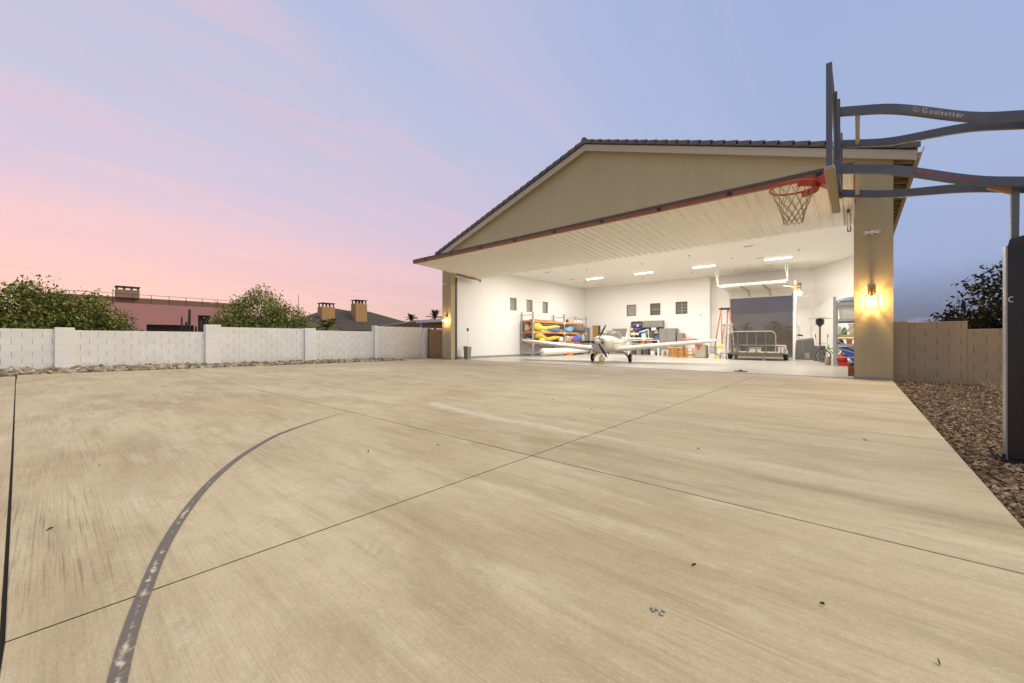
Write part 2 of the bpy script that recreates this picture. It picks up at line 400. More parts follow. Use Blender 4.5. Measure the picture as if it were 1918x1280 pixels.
for _ in range(2600):
    y = -2.2 + 15.0 * rs.rand(); k = rs.rand(); xe = left_edge(y) if y > -.3 else -20.15
    x = -20.5 + (xe + 20.5 - .02) * k
    pts.append((x, y, -.03 + (.19 - .012 * y) * (1 - k) * .8 + .05 * rs.rand()))
stones('river_rock_bed', 'grey and brown river rocks piled along the foot of the block wall', pts, (.05, .13),
       island_mat('river_rock', [(.08, .07, .06), (.42, .36, .28), (.20, .14, .09), (.60, .53, .42), (.10, .10, .10), (.36, .25, .14)]), ICO, .8)

# ------------------------------------------------------------------ hangar
HL = (-8.83, 15, 0)
hangar = T('hangar', 'cream stucco aircraft hangar with wide gable, bright white interior and raised door', 'hangar', HL)
def H(): return MB(HL)
RX, RZ, SL = -8.72, 9.52, .337
def rz_(x): return RZ - SL * abs(x - RX)
XL, XR, XLi, XRi = -18.38, .73, -18.1, .45
YB, YR, ZC = 30.6, 31.2, 5.65
base_mat = M('pillar_foot', (.34, .31, .25), .9, var=.1)
for x0, x1 in ((XL, -17.62), (-.06, XR)):
    b = H(); b.box((x0, 15, .07), (x1, 15.33, 5.25)); b.m = 1; b.box((x0 + .006, 15.006, 0), (x1 - .006, 15.32, .07))
    b.build('pillar', [stucco, base_mat], hangar)
b = H(); b.prism([(XL, 5.25), (XR, 5.25), (XR, rz_(XR) - .1), (RX, RZ - .1), (XL, rz_(XL) - .1)], 'y', 15, 15.33); b.build('gable', stucco, hangar)
# roof
EX = 9.92
b = H()
for sgn in (-1, 1):
    xe = RX + sgn * EX; ze = RZ - SL * EX
    b.prism([(RX, RZ - .07), (xe, ze - .07), (xe, ze), (RX, RZ)], 'y', 14.72, 31.6)
rf = b.build('roof', roof_tile, hangar)
b = H()       # rake and ridge tiles
L = EX * math.hypot(1, SL); nt_ = 26
for sgn in (-1, 1):
    ux, uz = sgn * math.cos(math.atan(SL)), -math.sin(math.atan(SL))
    for k in range(nt_):
        s0, s1 = L * k / nt_, L * (k + 1.12) / nt_
        for w, yy in ((.30, 14.70),):
            p = []
            for s_, lift in ((s0, .03), (s1, .075)):
                cxp, czp = RX + ux * s_, RZ + uz * s_ + lift
                p.append([(cxp, yy - .02, czp - .13), (cxp, yy - .02, czp + .01), (cxp, yy + .08, czp + .05), (cxp, yy + w - .06, czp + .04), (cxp, yy + w, czp - .03)])
            b.loft(p)
for k in range(40):
    y0 = 14.68 + .42 * k; b.tube([(RX, y0, RZ + .03), (RX, y0 + .47, RZ + .05)], [.13, .115], 8)
b.build('rake_tile', roof_tile, rf)
b = H()       # barge boards under the tiles
for sgn in (-1, 1):
    xe = RX + sgn * (EX - .02); zt = RZ - .115; ze = rz_(xe) - .115
    b.prism([(RX, zt), (xe, ze), (xe, ze - .25), (RX, zt - .26)], 'y', 14.76, 14.80)
    b.prism([(RX, zt - .02), (xe, ze - .02), (xe, ze - .06), (RX, zt - .06)], 'y', 14.80, 15.0)
b.build('fascia', trim_paint, hangar)
for sgn, xw in ((1, XR), (-1, XL)):      # rafter tails, sub fascia and gutter on each eave
    xe = RX + sgn * EX; y = 14.85; za = rz_(xe)
    while y < 31:
        b = H(); b.prism([(xw + sgn * .021, rz_(xw) - .08), (xe - sgn * .03, rz_(xe) - .08), (xe - sgn * .03, rz_(xe) - .2), (xw + sgn * .021, rz_(xw) - .26)], 'y', y, y + .07); b.build('rafter_tail', trim_paint, hangar); y += .62
    b = H(); b.box((min(xe, xe - sgn * .028), 14.81, za - .27), (max(xe, xe - sgn * .028), 31.5, za - .075)); b.build('eave_fascia', trim_paint, hangar)
    b = H(); b.prism([(xe + sgn * .002, za - .2), (xe + sgn * .08, za - .2), (xe + sgn * .115, za - .10), (xe + sgn * .115, za - .06), (xe + sgn * .10, za - .06), (xe + sgn * .09, za - .10), (xe + sgn * .065, za - .185), (xe + sgn * .002, za - .185)], 'y', 14.74, 31.5); b.build('gutter', trim_paint, hangar)

def holed(mb, O, U, V, w, h, th, Nn, holes):
    O, U, V, Nn = map(Vector, (O, U, V, Nn))
    us = sorted({0, w, *[q for a in holes for q in (a[0], a[1])]}); vs_ = sorted({0, h, *[q for a in holes for q in (a[2], a[3])]})
    inh = lambda u, v: any(a[0] < u < a[1] and a[2] < v < a[3] for a in holes)
    P = lambda u, v, d: O + U * u + V * v - Nn * d
    for i in range(len(us) - 1):
        for j in range(len(vs_) - 1):
            u0, u1, v0, v1 = us[i], us[i + 1], vs_[j], vs_[j + 1]
            if inh((u0 + u1) / 2, (v0 + v1) / 2): continue
            for d in (0, th): mb.add([P(u0, v0, d), P(u1, v0, d), P(u1, v1, d), P(u0, v1, d)], [(0, 1, 2, 3)])
    for a in holes + [(0, w, 0, h)]:
        c = [(a[0], a[2]), (a[1], a[2]), (a[1], a[3]), (a[0], a[3])]
        for k in range(4):
            p, q = c[k], c[(k + 1) % 4]
            mb.add([P(*p, 0), P(*q, 0), P(*q, th), P(*p, th)], [(0, 1, 2, 3)])
# left wall (inner face X=-18.1)
LW = [(20.68, 21.42), (22.50, 23.24), (24.44, 25.18)]
b = H(); holed(b, (XLi, 15.33, 0), (0, 1, 0), (0, 0, 1), YB - 15.33, ZC, .27, (1, 0, 0), [(a - 15.33, c - 15.33, 3.2, 4.06) for a, c in LW])
b.build('wall', white_wall, hangar)
BW = [(-14.18, -13.36), (-12.24, -11.42), (-10.29, -9.43)]
OH = (-6.72, -3.12, 4.16)
b = H(); holed(b, (XL, YB, 0), (1, 0, 0), (0, 0, 1), -7.92 - XL, ZC, .25, (0, -1, 0), [(a - XL, c - XL, 3.06, 3.98) for a, c in BW] + [(-17.34 - XL, -16.5 - XL, 0, 2.38)])
b.build('wall', white_wall, hangar)
b = H(); holed(b, (-7.92 - .25, YR, 0), (1, 0, 0), (0, 0, 1), XR + 7.92 + .25, ZC, .25, (0, -1, 0), [(OH[0] + 8.17, OH[1] + 8.17, 0, OH[2])])
b.build('wall', white_wall, hangar)
b = H(); b.box((-8.17, YB + .25, 0), (-7.92, YR, ZC)); b.build('wall', white_wall, hangar)
b = H(); b.box((XRi, 15.33, 0), (XR, YR, ZC)); b.build('wall', white_wall, hangar)
# angled inner corner at the right end of the back wall
b = H(); b.prism([(-2.05, YR), (XRi, 27.6), (XRi, YR)], 'z', 0, ZC); b.build('wall', white_wall, hangar)
b = H(); b.box((XL, 15.33, ZC), (XR, YR + .25, ZC + .15)); b.build('ceiling', white_wall, hangar)
b = H(); b.box((-18.094, 15.34, 0), (-18.07, YB, .12)); b.box((-18.07, YB - .024, 0), (-17.5, YB - .002, .12)); b.box((-16.34, YB - .024, 0), (-7.93, YB - .002, .12)); b.build('baseboard', M('baseboard', (.30, .28, .25), .7), hangar)
# exterior side walls get stucco skins
for x0, x1 in ((XL - .02, XL - .001), (XR + .001, XR + .02)): b = H(); b.box((x0, 15.0, 0), (x1, 31.4, 6.2)); b.build('side_cladding', stucco, hangar)
# floor
fl = MB(); fl.box((XL, 15.0, -.12), (XR, YR + .25, .0)); 
S(fl.build('floor', M('sealed_floor', (.43, .405, .35), .32, var=.05, scale=.8, bump=.02, bscale=8)))
th = MB(); th.box((-17.62, 15.16, .002), (-.06, 15.20, .012)); th.build('threshold', M('threshold', (.20, .17, .13), .6), hangar).location = Vector((0, 0, 0)) - Vector(HL)
# windows
pane_l = M('window_glass_pale', (.30, .285, .24), .12, var=.25, scale=1.3)
pane_d = M('window_glass_dark', (.14, .13, .11), .10, var=.5, scale=2.2)
wframe = M('window_frame', (.10, .09, .075), .5)
for a, c in LW:
    b = H(); x = XLi - .17
    for lo, hi in (((x, a, 3.2), (x + .05, a + .04, 4.06)), ((x, c - .04, 3.2), (x + .05, c, 4.06)), ((x, a + .04, 3.2), (x + .05, c - .04, 3.24)), ((x, a + .04, 4.02), (x + .05, c - .04, 4.06))): b.box(lo, hi)
    w = b.build('window', wframe, hangar)
    b = H(); b.box((x + .012, a + .04, 3.24), (x + .03, c - .04, 4.02)); b.build('pane', pane_l, w)
for k, (a, c) in enumerate(BW):
    b = H(); y = YB + .08
    for lo, hi in (((a, y, 3.06), (a + .04, y + .05, 3.98)), ((c - .04, y, 3.06), (c, y + .05, 3.98)), ((a + .04, y, 3.06), (c - .04, y + .05, 3.10)), ((a + .04, y, 3.94), (c - .04, y + .05, 3.98))): b.box(lo, hi)
    b.m = 1
    if k == 1: b.box((a + .04, y + .01, 3.50), (c - .04, y + .03, 3.525))
    if k == 2:
        b.box(((a + c) / 2 - .012, y + .01, 3.1), ((a + c) / 2 + .012, y + .03, 3.94))
        for zz in (3.3, 3.52, 3.74): b.box((a + .04, y + .012, zz), (c - .04, y + .028, zz + .018))
    w = b.build('window', [wframe, M('muntin', (.5, .45, .34), .5)], hangar)
    b = H(); b.box((a + .04, y + .03, 3.1), (c - .04, y + .045, 3.94)); b.build('pane', pane_d if k else pane_l, w)
# interior door on the back wall
b = H()
for lo, hi in (((-17.48, YB - .03, 0), (-17.34, YB - .003, 2.52)), ((-16.5, YB - .03, 0), (-16.36, YB - .003, 2.52)), ((-17.34, YB - .03, 2.38), (-16.5, YB - .003, 2.52))): b.box(lo, hi)
dfr = b.build('interior_door', white_paint, hangar)
b = H(); b.cbox((-17.33, YB + .06, .01), (-16.80, YB + .11, 2.36), .006); b.build('door_leaf', wood_tan, dfr)
b = H(); b.box((-16.80, YB + .10, .01), (-16.60, YB + .16, 2.36)); b.m = 1; b.box((-16.60, YB + .04, .01), (-16.51, YB + .1, 2.36)); b.m = 2; b.box((-17.5, YB + .8, 0), (-16.2, YB + .85, 2.5)); b.build('door_jamb', [grey_dark, wood_tan, grey_dark], dfr)

# canopy door (one leaf, raised flat, half inside and half outside)
Y0, Z0, Y1, Z1, DX0, DX1 = 12.43, 5.19, 17.1, 4.90, -17.62, -.075
def dz(y): return Z0 + (Z1 - Z0) * (y - Y0) / (Y1 - Y0)
def rib_mat():
    return M('door_sheet', (.80, .755, .67), .42, var=.03, scale=2, spec=.5)
b = H(); prof = []; x = DX0
pitch = (DX1 - DX0) / 58
while x < DX1 - 1e-6:
    prof += [(x, 0), (x + .03, -.044), (x + .062, -.044), (x + .092, 0), (x + pitch * .52, 0), (x + pitch * .56, -.008), (x + pitch * .62, -.008), (x + pitch * .66, 0), (x + pitch * .78, 0), (x + pitch * .82, -.008), (x + pitch * .88, -.008), (x + pitch * .92, 0)]; x += pitch
prof.append((DX1, 0))
b.loft([[(p, Y0 + .10, dz(Y0 + .1) + q) for p, q in prof], [(p, Y1, dz(Y1) + q) for p, q in prof]], cap=False, closed=False)
b.add([(DX0, Y0 + .02, Z0 + .16), (DX1, Y0 + .02, Z0 + .16), (DX1, Y1, Z1 + .16), (DX0, Y1, Z1 + .16)], [(0, 1, 2, 3)])
door = b.build('canopy_door', rib_mat(), hangar)
b = H()
b.box((DX0 - .02, Y0 - .02, Z0 - .055), (DX1 + .02, Y0 + .10, Z0 + .065)); b.m = 1
b.box((DX0 - .02, Y0 - .035, Z0 + .07), (DX1 + .02, Y0 + .03, Z0 + .125)); b.m = 0
b.beam((DX0 - .03, Y0 + .1, dz(Y0 + .1) + .06), (DX0 - .03, Y1, Z1 + .06), .05, .1); b.beam((DX1 + .03, Y0 + .1, dz(Y0 + .1) + .06), (DX1 + .03, Y1, Z1 + .06), .03, .1)
b.m = 2; b.box((DX0, Y1 - .0, Z1 - .0), (DX1, Y1 + .05, Z1 + .14))
b.build('frame', [rust_paint, grey_dark, rib_mat()], door)
for k in range(9):
    x = DX0 + 1.0 + 1.98 * k; b = H(); b.box((x, Y0 - .03, Z0 - .045), (x + .13, Y0 - .019, Z0 + .055)); b.build('latch', black, door)
for x in (DX0 + .06, DX1 - .12):
    b = H(); b.beam((x, 15.36, 4.93), (x, 17.25, 4.80), .07, .07); b.m = 1; b.beam((x, 15.36, 4.845), (x, 17.2, 4.73), .045, .03); b.m = 2; b.box((x - .05, 17.2, 4.70), (x + .05, 17.3, 4.86)); b.build('track', [rust_paint, cream, black], door)
for x in (-.02, -17.60):
    s_ = 1 if x > -5 else -1
    b = H(); b.box((x - .03 - (.0 if s_ > 0 else -.0), 15.335, .0), (x + .03, 15.42, 4.75)); b.m = 1; b.box((x - .055, 15.34, 0), (x - .032, 15.40, .55)); b.m = 2; b.box((x - .05, 15.345, .6), (x - .031, 15.385, 4.7)); b.build('guide_rail', [grey_dark, rust_paint, M('rail_edge', (.5, .36, .08), .5)], hangar)
b = H(); b.box((-.2, 15.335, .05), (-.065, 15.47, .33)); b.build('rail_motor', rust_paint, hangar)

# overhead sectional door at the back, open under the ceiling
b = H(); fx0, fx1 = OH[0], OH[1]
b.box((fx0 - .13, YR - .035, 0), (fx0, YR - .003, OH[2] + .12)); b.box((fx1, YR - .035, 0), (fx1 + .13, YR - .003, OH[2] + .12)); b.box((fx0, YR - .035, OH[2]), (fx1, YR - .003, OH[2] + .12))
oh = b.build('overhead_door', white_paint, hangar)
b = H(); path = [(YR - .12, 4.0), (YR - .2, 4.25), (YR - .42, 4.42), (YR - .8, 4.47), (28.05, 4.56)]
pan = M('sectional_panel', (.74, .72, .66), .5, var=.03)
for k in range(len(path) - 1):
    b.beam((0.5 * (fx0 + fx1), *path[k]), (.5 * (fx0 + fx1), *path[k + 1]), fx1 - fx0 - .06, .045)
for k in range(7):
    y = 28.1 + .43 * k; b.box((fx0 + .03, y, 4.49 - .012 * k), (fx1 - .03, y + .03, 4.53 - .012 * k))
b.build('door_curtain', pan, oh)
for x in (fx0 + 1.2, fx0 + 2.4):
    b = H(); b.sweep([(x, YR - .16, 4.05), (x, YR - .25, 4.26), (x, YR - .45, 4.37), (x, YR - .9, 4.415), (x, 28.08, 4.50)], .07, .05); b.build('strut', M('strut', (.42, .38, .31), .5), oh)
for x in (fx0 - .06, fx1 + .06):
    b = H(); b.sweep([(x, YR - .09, .0), (x, YR - .09, 3.9), (x, YR - .18, 4.25), (x, YR - .42, 4.45), (x, YR - .8, 4.52), (x, 28.0, 4.62)], .06, .05, up=(1, 0, 0)); b.build('track', white_paint, oh)
    b = H(); xx = x; b.beam((xx, 28.1, 4.62), (xx - .14, 27.98, ZC - .02), .035, .035); b.beam((xx, 28.1, 4.62), (xx + .02, 28.02, ZC - .02), .035, .035); b.box((xx - .28, 27.96, ZC - .03), (xx + .16, 28.02, ZC - .002)); b.build('hanger', white_paint, oh)
b = H(); b.box((fx0 - .05, 28.0, 4.58), (fx1 + .05, 28.05, 4.64)); b.build('end_bar', white_paint, oh)
b = H(); b.box((fx0, YR + .10, .02), (fx1, YR + .104, OH[2])); dim_sheet, nt, bs = newmat('screen_cloth'); bs.inputs['Base Color'].default_value = (.15, .13, .10, 1); bs.inputs['Alpha'].default_value = .52; bs.inputs['Roughness'].default_value = .9; bs.inputs['Specular IOR Level'].default_value = .1
b.build('screen', dim_sheet, oh)  # added see-through dark sheet that dims the view through the doorway
# small fittings on walls and ceiling
for x, y, w in ((-15.6, 21.6, .45), (-16.0, 25.3, .4), (-16.1, 27.3, .4), (-15.6, 29.0, .75), (-3.95, 21.95, .42), (-4.05, 25.5, .4), (-4.03, 28.3, .4)):
    b = H(); b.box((x - w / 2, y - .06, ZC - .015), (x + w / 2, y + .06, ZC - .002)); b.m = 1
    for k in range(3): b.box((x - w / 2 + .02, y - .045 + .034 * k, ZC - .02), (x + w / 2 - .02, y - .025 + .034 * k, ZC - .0151))
    b.build('ceiling_vent', [cream, grey_dark], hangar)
for x, y in ((-13.1, 22.4), (-9.6, 22.8), (-6.8, 22.3), (-5.2, 24.5), (-2.2, 24.5), (-8.3, 27.8), (-11.5, 27.5), (-5.9, 28.8)):
    b = H(); b.lathe((x, y, 0), [(.05, ZC - .002), (.045, ZC - .02), (.015, ZC - .03), (.012, ZC - .07), (.03, ZC - .075)], 10); b.build('sprinkler', grey_cab, hangar)
for p in ((-18.07, 17.6, 1.0),):
    b = H(); b.box((-18.094, 17.55, 1.05), (-18.085, 17.63, 1.18)); b.build('outlet', cream, hangar)
b = H(); b.box((-8.55, YB - .012, 2.9), (-8.48, YB - .002, 2.97)); b.build('wall_sensor', black, hangar)

# ------------------------------------------------------------------ ceiling lights
LX = (-14.38, -10.76, -7.04, -3.28)
def light_at(x, y, first=None, label=''):
    global CL0
    if first is None:
        t = T('ceiling_light', label, 'ceiling light', (x, y, ZC), 0, 'strip lights on the hangar ceiling')
        b = MB(); b.box((-.64, -.09, -.05), (.64, .09, -.002)); b.build('housing', cream, t)
        b = MB(); b.cbox((-.62, -.075, -.085), (.62, .075, -.051), .02); b.build('diffuser', M('lit_diffuser', (.9, .9, .9), .5, var=0, emit=((1, .97, .90), 14.)), t)
        return t
    return dup(first, (x, y, ZC), label)
ll = ['strip ceiling light nearest the left wall with racking', 'strip ceiling light above the aircraft tail, second from left', 'strip ceiling light just left of the raised overhead door', 'strip ceiling light at the right, above the overhead door track']
c0 = light_at(LX[0], 25.75, None, ll[0])
for k in (1, 2, 3): light_at(LX[k], 25.75 + .1 * k, c0, ll[k])
lh = ['strip ceiling light behind the raised door, over the left wing', 'strip ceiling light behind the raised door, over the propeller', 'strip ceiling light behind the raised door, over the right wing tip', 'strip ceiling light behind the raised door, by the right pillar']
for k in range(4): light_at(LX[k], 19.6, c0, lh[k])  # unseen second row, added to light the interior
P_STRIP, P_LANTERN = 205, 300
for y in (25.9, 19.6):  # lamps of the row by the door belong to the added unseen fixtures
    for x in LX:
        la = bpy.data.lights.new('strip_lamp', 'AREA'); la.shape = 'RECTANGLE'; la.size = 1.2; la.size_y = .14; la.energy = P_STRIP; la.color = (1, .955, .90)
        lo = bpy.data.objects.new('strip_lamp', la); COL.objects.link(lo); lo.location = (x, y, ZC - .10)

# ------------------------------------------------------------------ wall lanterns and flood lights
def lantern(loc, watts, label):
    t = T('wall_lantern', label, 'wall lantern', loc, 0, 'lit lanterns on the hangar pillars')
    brass = M('aged_brass', (.16, .10, .035), .4, metal=.6, var=.2); iron = M('lantern_iron', (.05, .04, .03), .5, var=.1)
    b = MB(); b.cbox((-.075, -.03, .12), (.075, 0, .34), .008); b.beam((0, -.03, .25), (0, -.14, .25), .03, .03); b.build('back_plate', brass, t)
    b = MB()
    for x, y in ((-.115, -.02), (.115, -.02), (.115, -.25), (-.115, -.25), (0, -.25)): b.box((x - .006, y - .006, -.22), (x + .006, y + .006, .10))
    for z in (-.22, .10):
        for y in (-.25, -.02): b.box((-.109, y - .005, z - .006), (.109, y + .005, z + .006))
        for x in (-.115, .115): b.box((x - .0055, -.244, z - .0065), (x + .0055, -.026, z + .0065))
    for sx in (-1, 1):
        b.tube([(sx * .115, -.135, .10)] + [(sx * .115 * math.cos(a), -.135, .10 + .13 * math.sin(a)) for a in (.4, .8, 1.2, 1.57)], .006, 6)
        b.tube([(0, -.135 + sx * .115, .10)] + [(0, -.135 + sx * .115 * math.cos(a), .10 + .13 * math.sin(a)) for a in (.4, .8, 1.2, 1.57)], .006, 6)
    b.build('cage', iron, t)
    b = MB(); b.lathe((0, -.135, 0), [(.05, -.20), (.05, -.19), (.012, -.18), (.012, -.12)], 10); b.build('socket', brass, t); b = MB(); b.lathe((0, -.135, 0), [(.03, .06), (.035, .10), (.01, .2)], 10); b.build('finial', brass, t)
    for k in range(3):
        a = 2.1 * k + .5; b = MB(); b.lathe((.03 * math.cos(a), -.135 + .03 * math.sin(a), 0), [(.008, -.12), (.016, -.09), (.018, -.05), (.010, .0), (.002, .02)], 10)
        b.build('bulb', M('lit_bulb', (1, .8, .5), .5, var=0, emit=((1, .62, .25), 90.)), t)
    la = bpy.data.lights.new('lantern_lamp', 'POINT'); la.energy = watts; la.color = (1, .62, .24); la.shadow_soft_size = .04
    lo = bpy.data.objects.new('lantern_lamp', la); COL.objects.link(lo); lo.location = Vector(loc) + Vector((0, -.135, -.05))
    lo.visible_camera = False
    return t
lantern((.31, 14.998, 2.24), 240, 'glowing brass lantern on the near right hangar pillar')
lantern((-17.98, 14.998, 2.30), 110, 'glowing brass lantern on the far left hangar pillar beside the gate')
def flood(loc, label):
    t = T('flood_light', label, 'security light', loc, 0, 'twin security lights on the pillars')
    b = MB(); b.lathe((0, 0, 0), [(.06, -.03), (.06, 0)], 14, 'y'); b.build('base', cream, t)
    for sx in (-1, 1):
        b = MB(); d = Vector((sx * .75, -.6, -.15)).normalized(); p = Vector((sx * .03, -.03, 0))
        b.tube([p, p + d * .04, p + d * .06, p + d * .15], [.018, .018, .035, .05], 12); b.m = 1
        b.tube([p + d * .149, p + d * .156], .042, 12); b.build('lamp_head', [cream, M('lens', (.5, .5, .48), .2)], t)
    b = MB(); b.ball((0, -.05, -.06), .028); b.build('motion_sensor', cream, t)
flood((.32, 14.998, 4.12), 'white twin head security light high on the right pillar')
flood((-18.0, 14.998, 4.40), 'white twin head security light high on the left pillar')

# ------------------------------------------------------------------ light aircraft
plane = T('light_aircraft', 'white low wing light aircraft with black three blade propeller parked in the hangar doorway', 'airplane', (-9.62, 18.75, 0), R(12))
pw = M('aircraft_white', (.64, .605, .52), .28, var=.02, scale=3); 
glass_c, nt, bs = newmat('canopy_glass')
bs.inputs['Base Color'].default_value = (.24, .225, .17, 1); bs.inputs['Roughness'].default_value = .06; bs.inputs['Alpha'].default_value = .62
def sup(y, zc, hw, hh, e=2.4, n=24):
    r = []
    for k in range(n):
        t = 2 * PI * k / n; c, s_ = math.cos(t), math.sin(t)
        r.append((hw * math.copysign(abs(c) ** (2 / e), c), y, zc + hh * math.copysign(abs(s_) ** (2 / e), s_)))
    return r
FS = [(-1.98, 1.0, .15, .15), (-1.97, .97, .30, .25), (-1.90, .95, .36, .31), (-1.6, .93, .44, .38), (-1.1, .92, .53, .42), (-.4, .92, .58, .44), (.4, .94, .58, .42), (1.1, .99, .50, .37), (1.8, 1.03, .38, .31), (2.8, 1.09, .25, .22), (3.8, 1.14, .14, .15), (4.5, 1.18, .05, .09)]
b = MB(); b.smooth = True; b.loft([sup(*q) for q in FS]); fus = b.build('fuselage', pw, plane)
for sx in (-1, 1):
    b = MB(); b.ball((sx * .215, -1.93, .99), (.095, .07, .06)); b.build('air_inlet', black, fus)
b = MB(); b.cbox((-.15, -1.96, .68), (.15, -1.80, .76), .03); b.build('air_inlet', black, fus)
b = MB(); b.tube([(.2, -1.0, .52), (.2, -.85, .43)], .03, 8); b.build('exhaust', dark_metal, fus)
for sx in (-1, 1):
    b = MB(); b.tube([(sx * .52, -1.3, .93), (sx * .575, -.6, .95), (sx * .59, .2, .96), (sx * .545, .9, 1.0)], .007, 5); b.build('trim_line', grey_dark, fus)
for yy, hw, hh, zc in ((-1.22, .518, .414, .922), (1.45, .442, .342, 1.008)):
    b = MB(); ring = sup(yy, zc, hw + .006, hh + .006); b.tube(ring + [ring[0]], .005, 4); b.build('panel_line', grey_cab, fus)
CS = [(-1.02, 1.25, .06, .03), (-.8, 1.24, .30, .15), (-.4, 1.22, .47, .32), (.05, 1.22, .53, .40), (.5, 1.22, .52, .39), (.95, 1.22, .44, .30), (1.35, 1.22, .30, .16), (1.6, 1.24, .1, .05)]
b = MB(); b.smooth = True; b.loft([sup(q[0], q[1], q[2], q[3], 2.1) for q in CS]); b.build('canopy', glass_c, plane)
b = MB(); b.tube([(.54 * math.cos(a), .35 + .1, 1.22 + .405 * math.sin(a)) for a in [PI * k / 14 for k in range(15)]], .018, 6); b.build('canopy_bow', pw, plane)
for sx in (-.24, .24):
    b = MB(); b.cbox((sx - .17, .55, .95), (sx + .17, .68, 1.42), .05); b.cbox((sx - .09, .56, 1.43), (sx + .09, .64, 1.55), .03); b.build('seat', M('seat_fabric', (.18, .17, .15), .8), plane)
def airfoil(x, y0, ch, z, tck):
    pr = [(0, 0), (.03, .045), (.12, .085), (.3, .105), (.55, .08), (.8, .04), (1, .004), (1, -.004), (.7, -.02), (.35, -.04), (.12, -.045), (.03, -.028)]
    return [(x, y0 + ch * a, z + ch * tck * c * 10 / 10) for a, c in pr]
for sx in (-1, 1):
    b = MB(); b.smooth = False
    st = [(.40, -.78, 1.62, .60), (.75, -.72, 1.52, .64), (2.6, -.58, 1.30, .83), (4.55, -.42, 1.05, 1.03), (4.85, -.30, .86, 1.08), (5.0, -.05, .5, 1.13)]
    b.loft([airfoil(sx * x, y, c, z, 1.15 if x < 4.7 else .8) for x, y, c, z in st])
    w = b.build('wing', pw, plane)
    b = MB(); b.box((sx * 4.97 - .02, -.1, 1.10), (sx * 4.97 + .02, .02, 1.14)); b.build('tip_light', M('nav_lens', (.3, .3, .3), .2), w)
    b = MB(); b.tube([(sx * .62, .55, .665), (sx * 2.6, .52, .85), (sx * 4.3, .43, 1.02)], .006, 4); b.build('flap_gap', grey_dark, w)
b = MB()      # fin and rudder
def finsec(z, y0, y1, tk): return [(0, y0, z), (tk, y0 + .25 * (y1 - y0), z), (tk * .8, y0 + .6 * (y1 - y0), z), (0, y1, z), (-tk * .8, y0 + .6 * (y1 - y0), z), (-tk, y0 + .25 * (y1 - y0), z)]
b.loft([finsec(1.12, 3.1, 4.75, .05), finsec(1.35, 3.55, 4.75, .05), finsec(2.0, 4.2, 4.8, .035), finsec(2.10, 4.4, 4.8, .02)]); b.build('fin', pw, plane)
for sx in (-1, 1):
    b = MB(); b.loft([airfoil(sx * .05, 3.75, .9, 1.2, .7), airfoil(sx * 1.25, 3.95, .68, 1.2, .7), airfoil(sx * 1.42, 4.1, .45, 1.2, .5)]); b.build('stabiliser', pw, plane)
# propeller
b = MB(); b.smooth = True; b.lathe((0, 0, 1.05), [(.004, -2.42), (.05, -2.38), (.095, -2.28), (.125, -2.13), (.135, -2.0)], 18, 'y'); sp_ = b.build('propeller', pw, plane)
for ang in (62, 182, 302):
    a = R(ang); d = Vector((math.cos(a), 0, math.sin(a))); q = Vector((-math.sin(a), 0, math.cos(a)))
    secs = []
    for r_, w_, tw in ((.10, .03, .9), (.22, .046, .8), (.45, .056, .5), (.7, .046, .33), (.84, .03, .28), (.88, .010, .25)):
        c = Vector((0, -2.1, 1.05)) + d * r_; e = q * math.cos(tw) + Vector((0, 1, 0)) * math.sin(tw); nn = e.cross(d)
        secs.append([c - e * w_, c + nn * .014, c + e * w_, c - nn * .014])
    b = MB(); b.loft(secs); b.build('propeller_blade', M('prop_black', (.028, .026, .025), .3, var=.2), sp_)
def wheel(name, par, x, y, r, w):
    b = MB(); b.smooth = True; b.lathe((x, y, r), [(r * .55, -w / 2), (r * .85, -w / 2), (r, -w * .3), (r, w * .3), (r * .85, w / 2), (r * .55, w / 2)], 20, 'x'); o = b.build(name, rubber, par)
    b = MB(); b.lathe((x, y, r), [(.02, -w * .52), (r * .5, -w * .52), (r * .56, -w * .4), (r * .56, w * .4), (r * .5, w * .52), (.02, w * .52)], 14, 'x'); b.build('hub', M('wheel_hub', (.45, .44, .40), .4, metal=.4), o)
    return o
for sx in (-1, 1):
    wheel('wheel', plane, sx * .98, .3, .205, .13)
    b = MB(); b.sweep([(sx * .3, .25, .52), (sx * .6, .28, .50), (sx * .82, .3, .36), (sx * .90, .3, .21)], .10, .035, up=(0, 1, 0)); b.build('gear_leg', pw, plane)
wheel('wheel', plane, 0, -1.35, .17, .11)
b = MB(); b.tube([(0, -1.30, .56), (0, -1.36, .38)], .03, 8); b.build('gear_leg', alum, plane)
b = MB(); b.smooth = True; b.loft([sup(*q) for q in ((-1.66, .19, .02, .04), (-1.56, .21, .085, .13), (-1.38, .22, .10, .16), (-1.1, .22, .08, .12), (-.86, .22, .015, .03))]); b.build('wheel_spat', pw, plane)
# chocks (own thing each, at world positions)
def chock(p, rz, label, mat):
    b = MB(); b.prism([(-.09, 0), (.09, 0), (.02, .09), (-.02, .09)], 'y', -.16, .16); o = b.build('wheel_chock', mat, None, p); o.rotation_euler = (0, 0, rz); tag(o, label, 'wheel chock'); return o
chock((-9.32, 17.18, .0), R(100), 'yellow wheel chock in front of the aircraft nose wheel', yellow)
chock((-16.0, 24.95, 0.0), R(70), 'large orange wedge lying beside the white tube', orange)
bpy.data.objects['wheel_chock.001'].scale = (2.2, 1.3, 2.2)

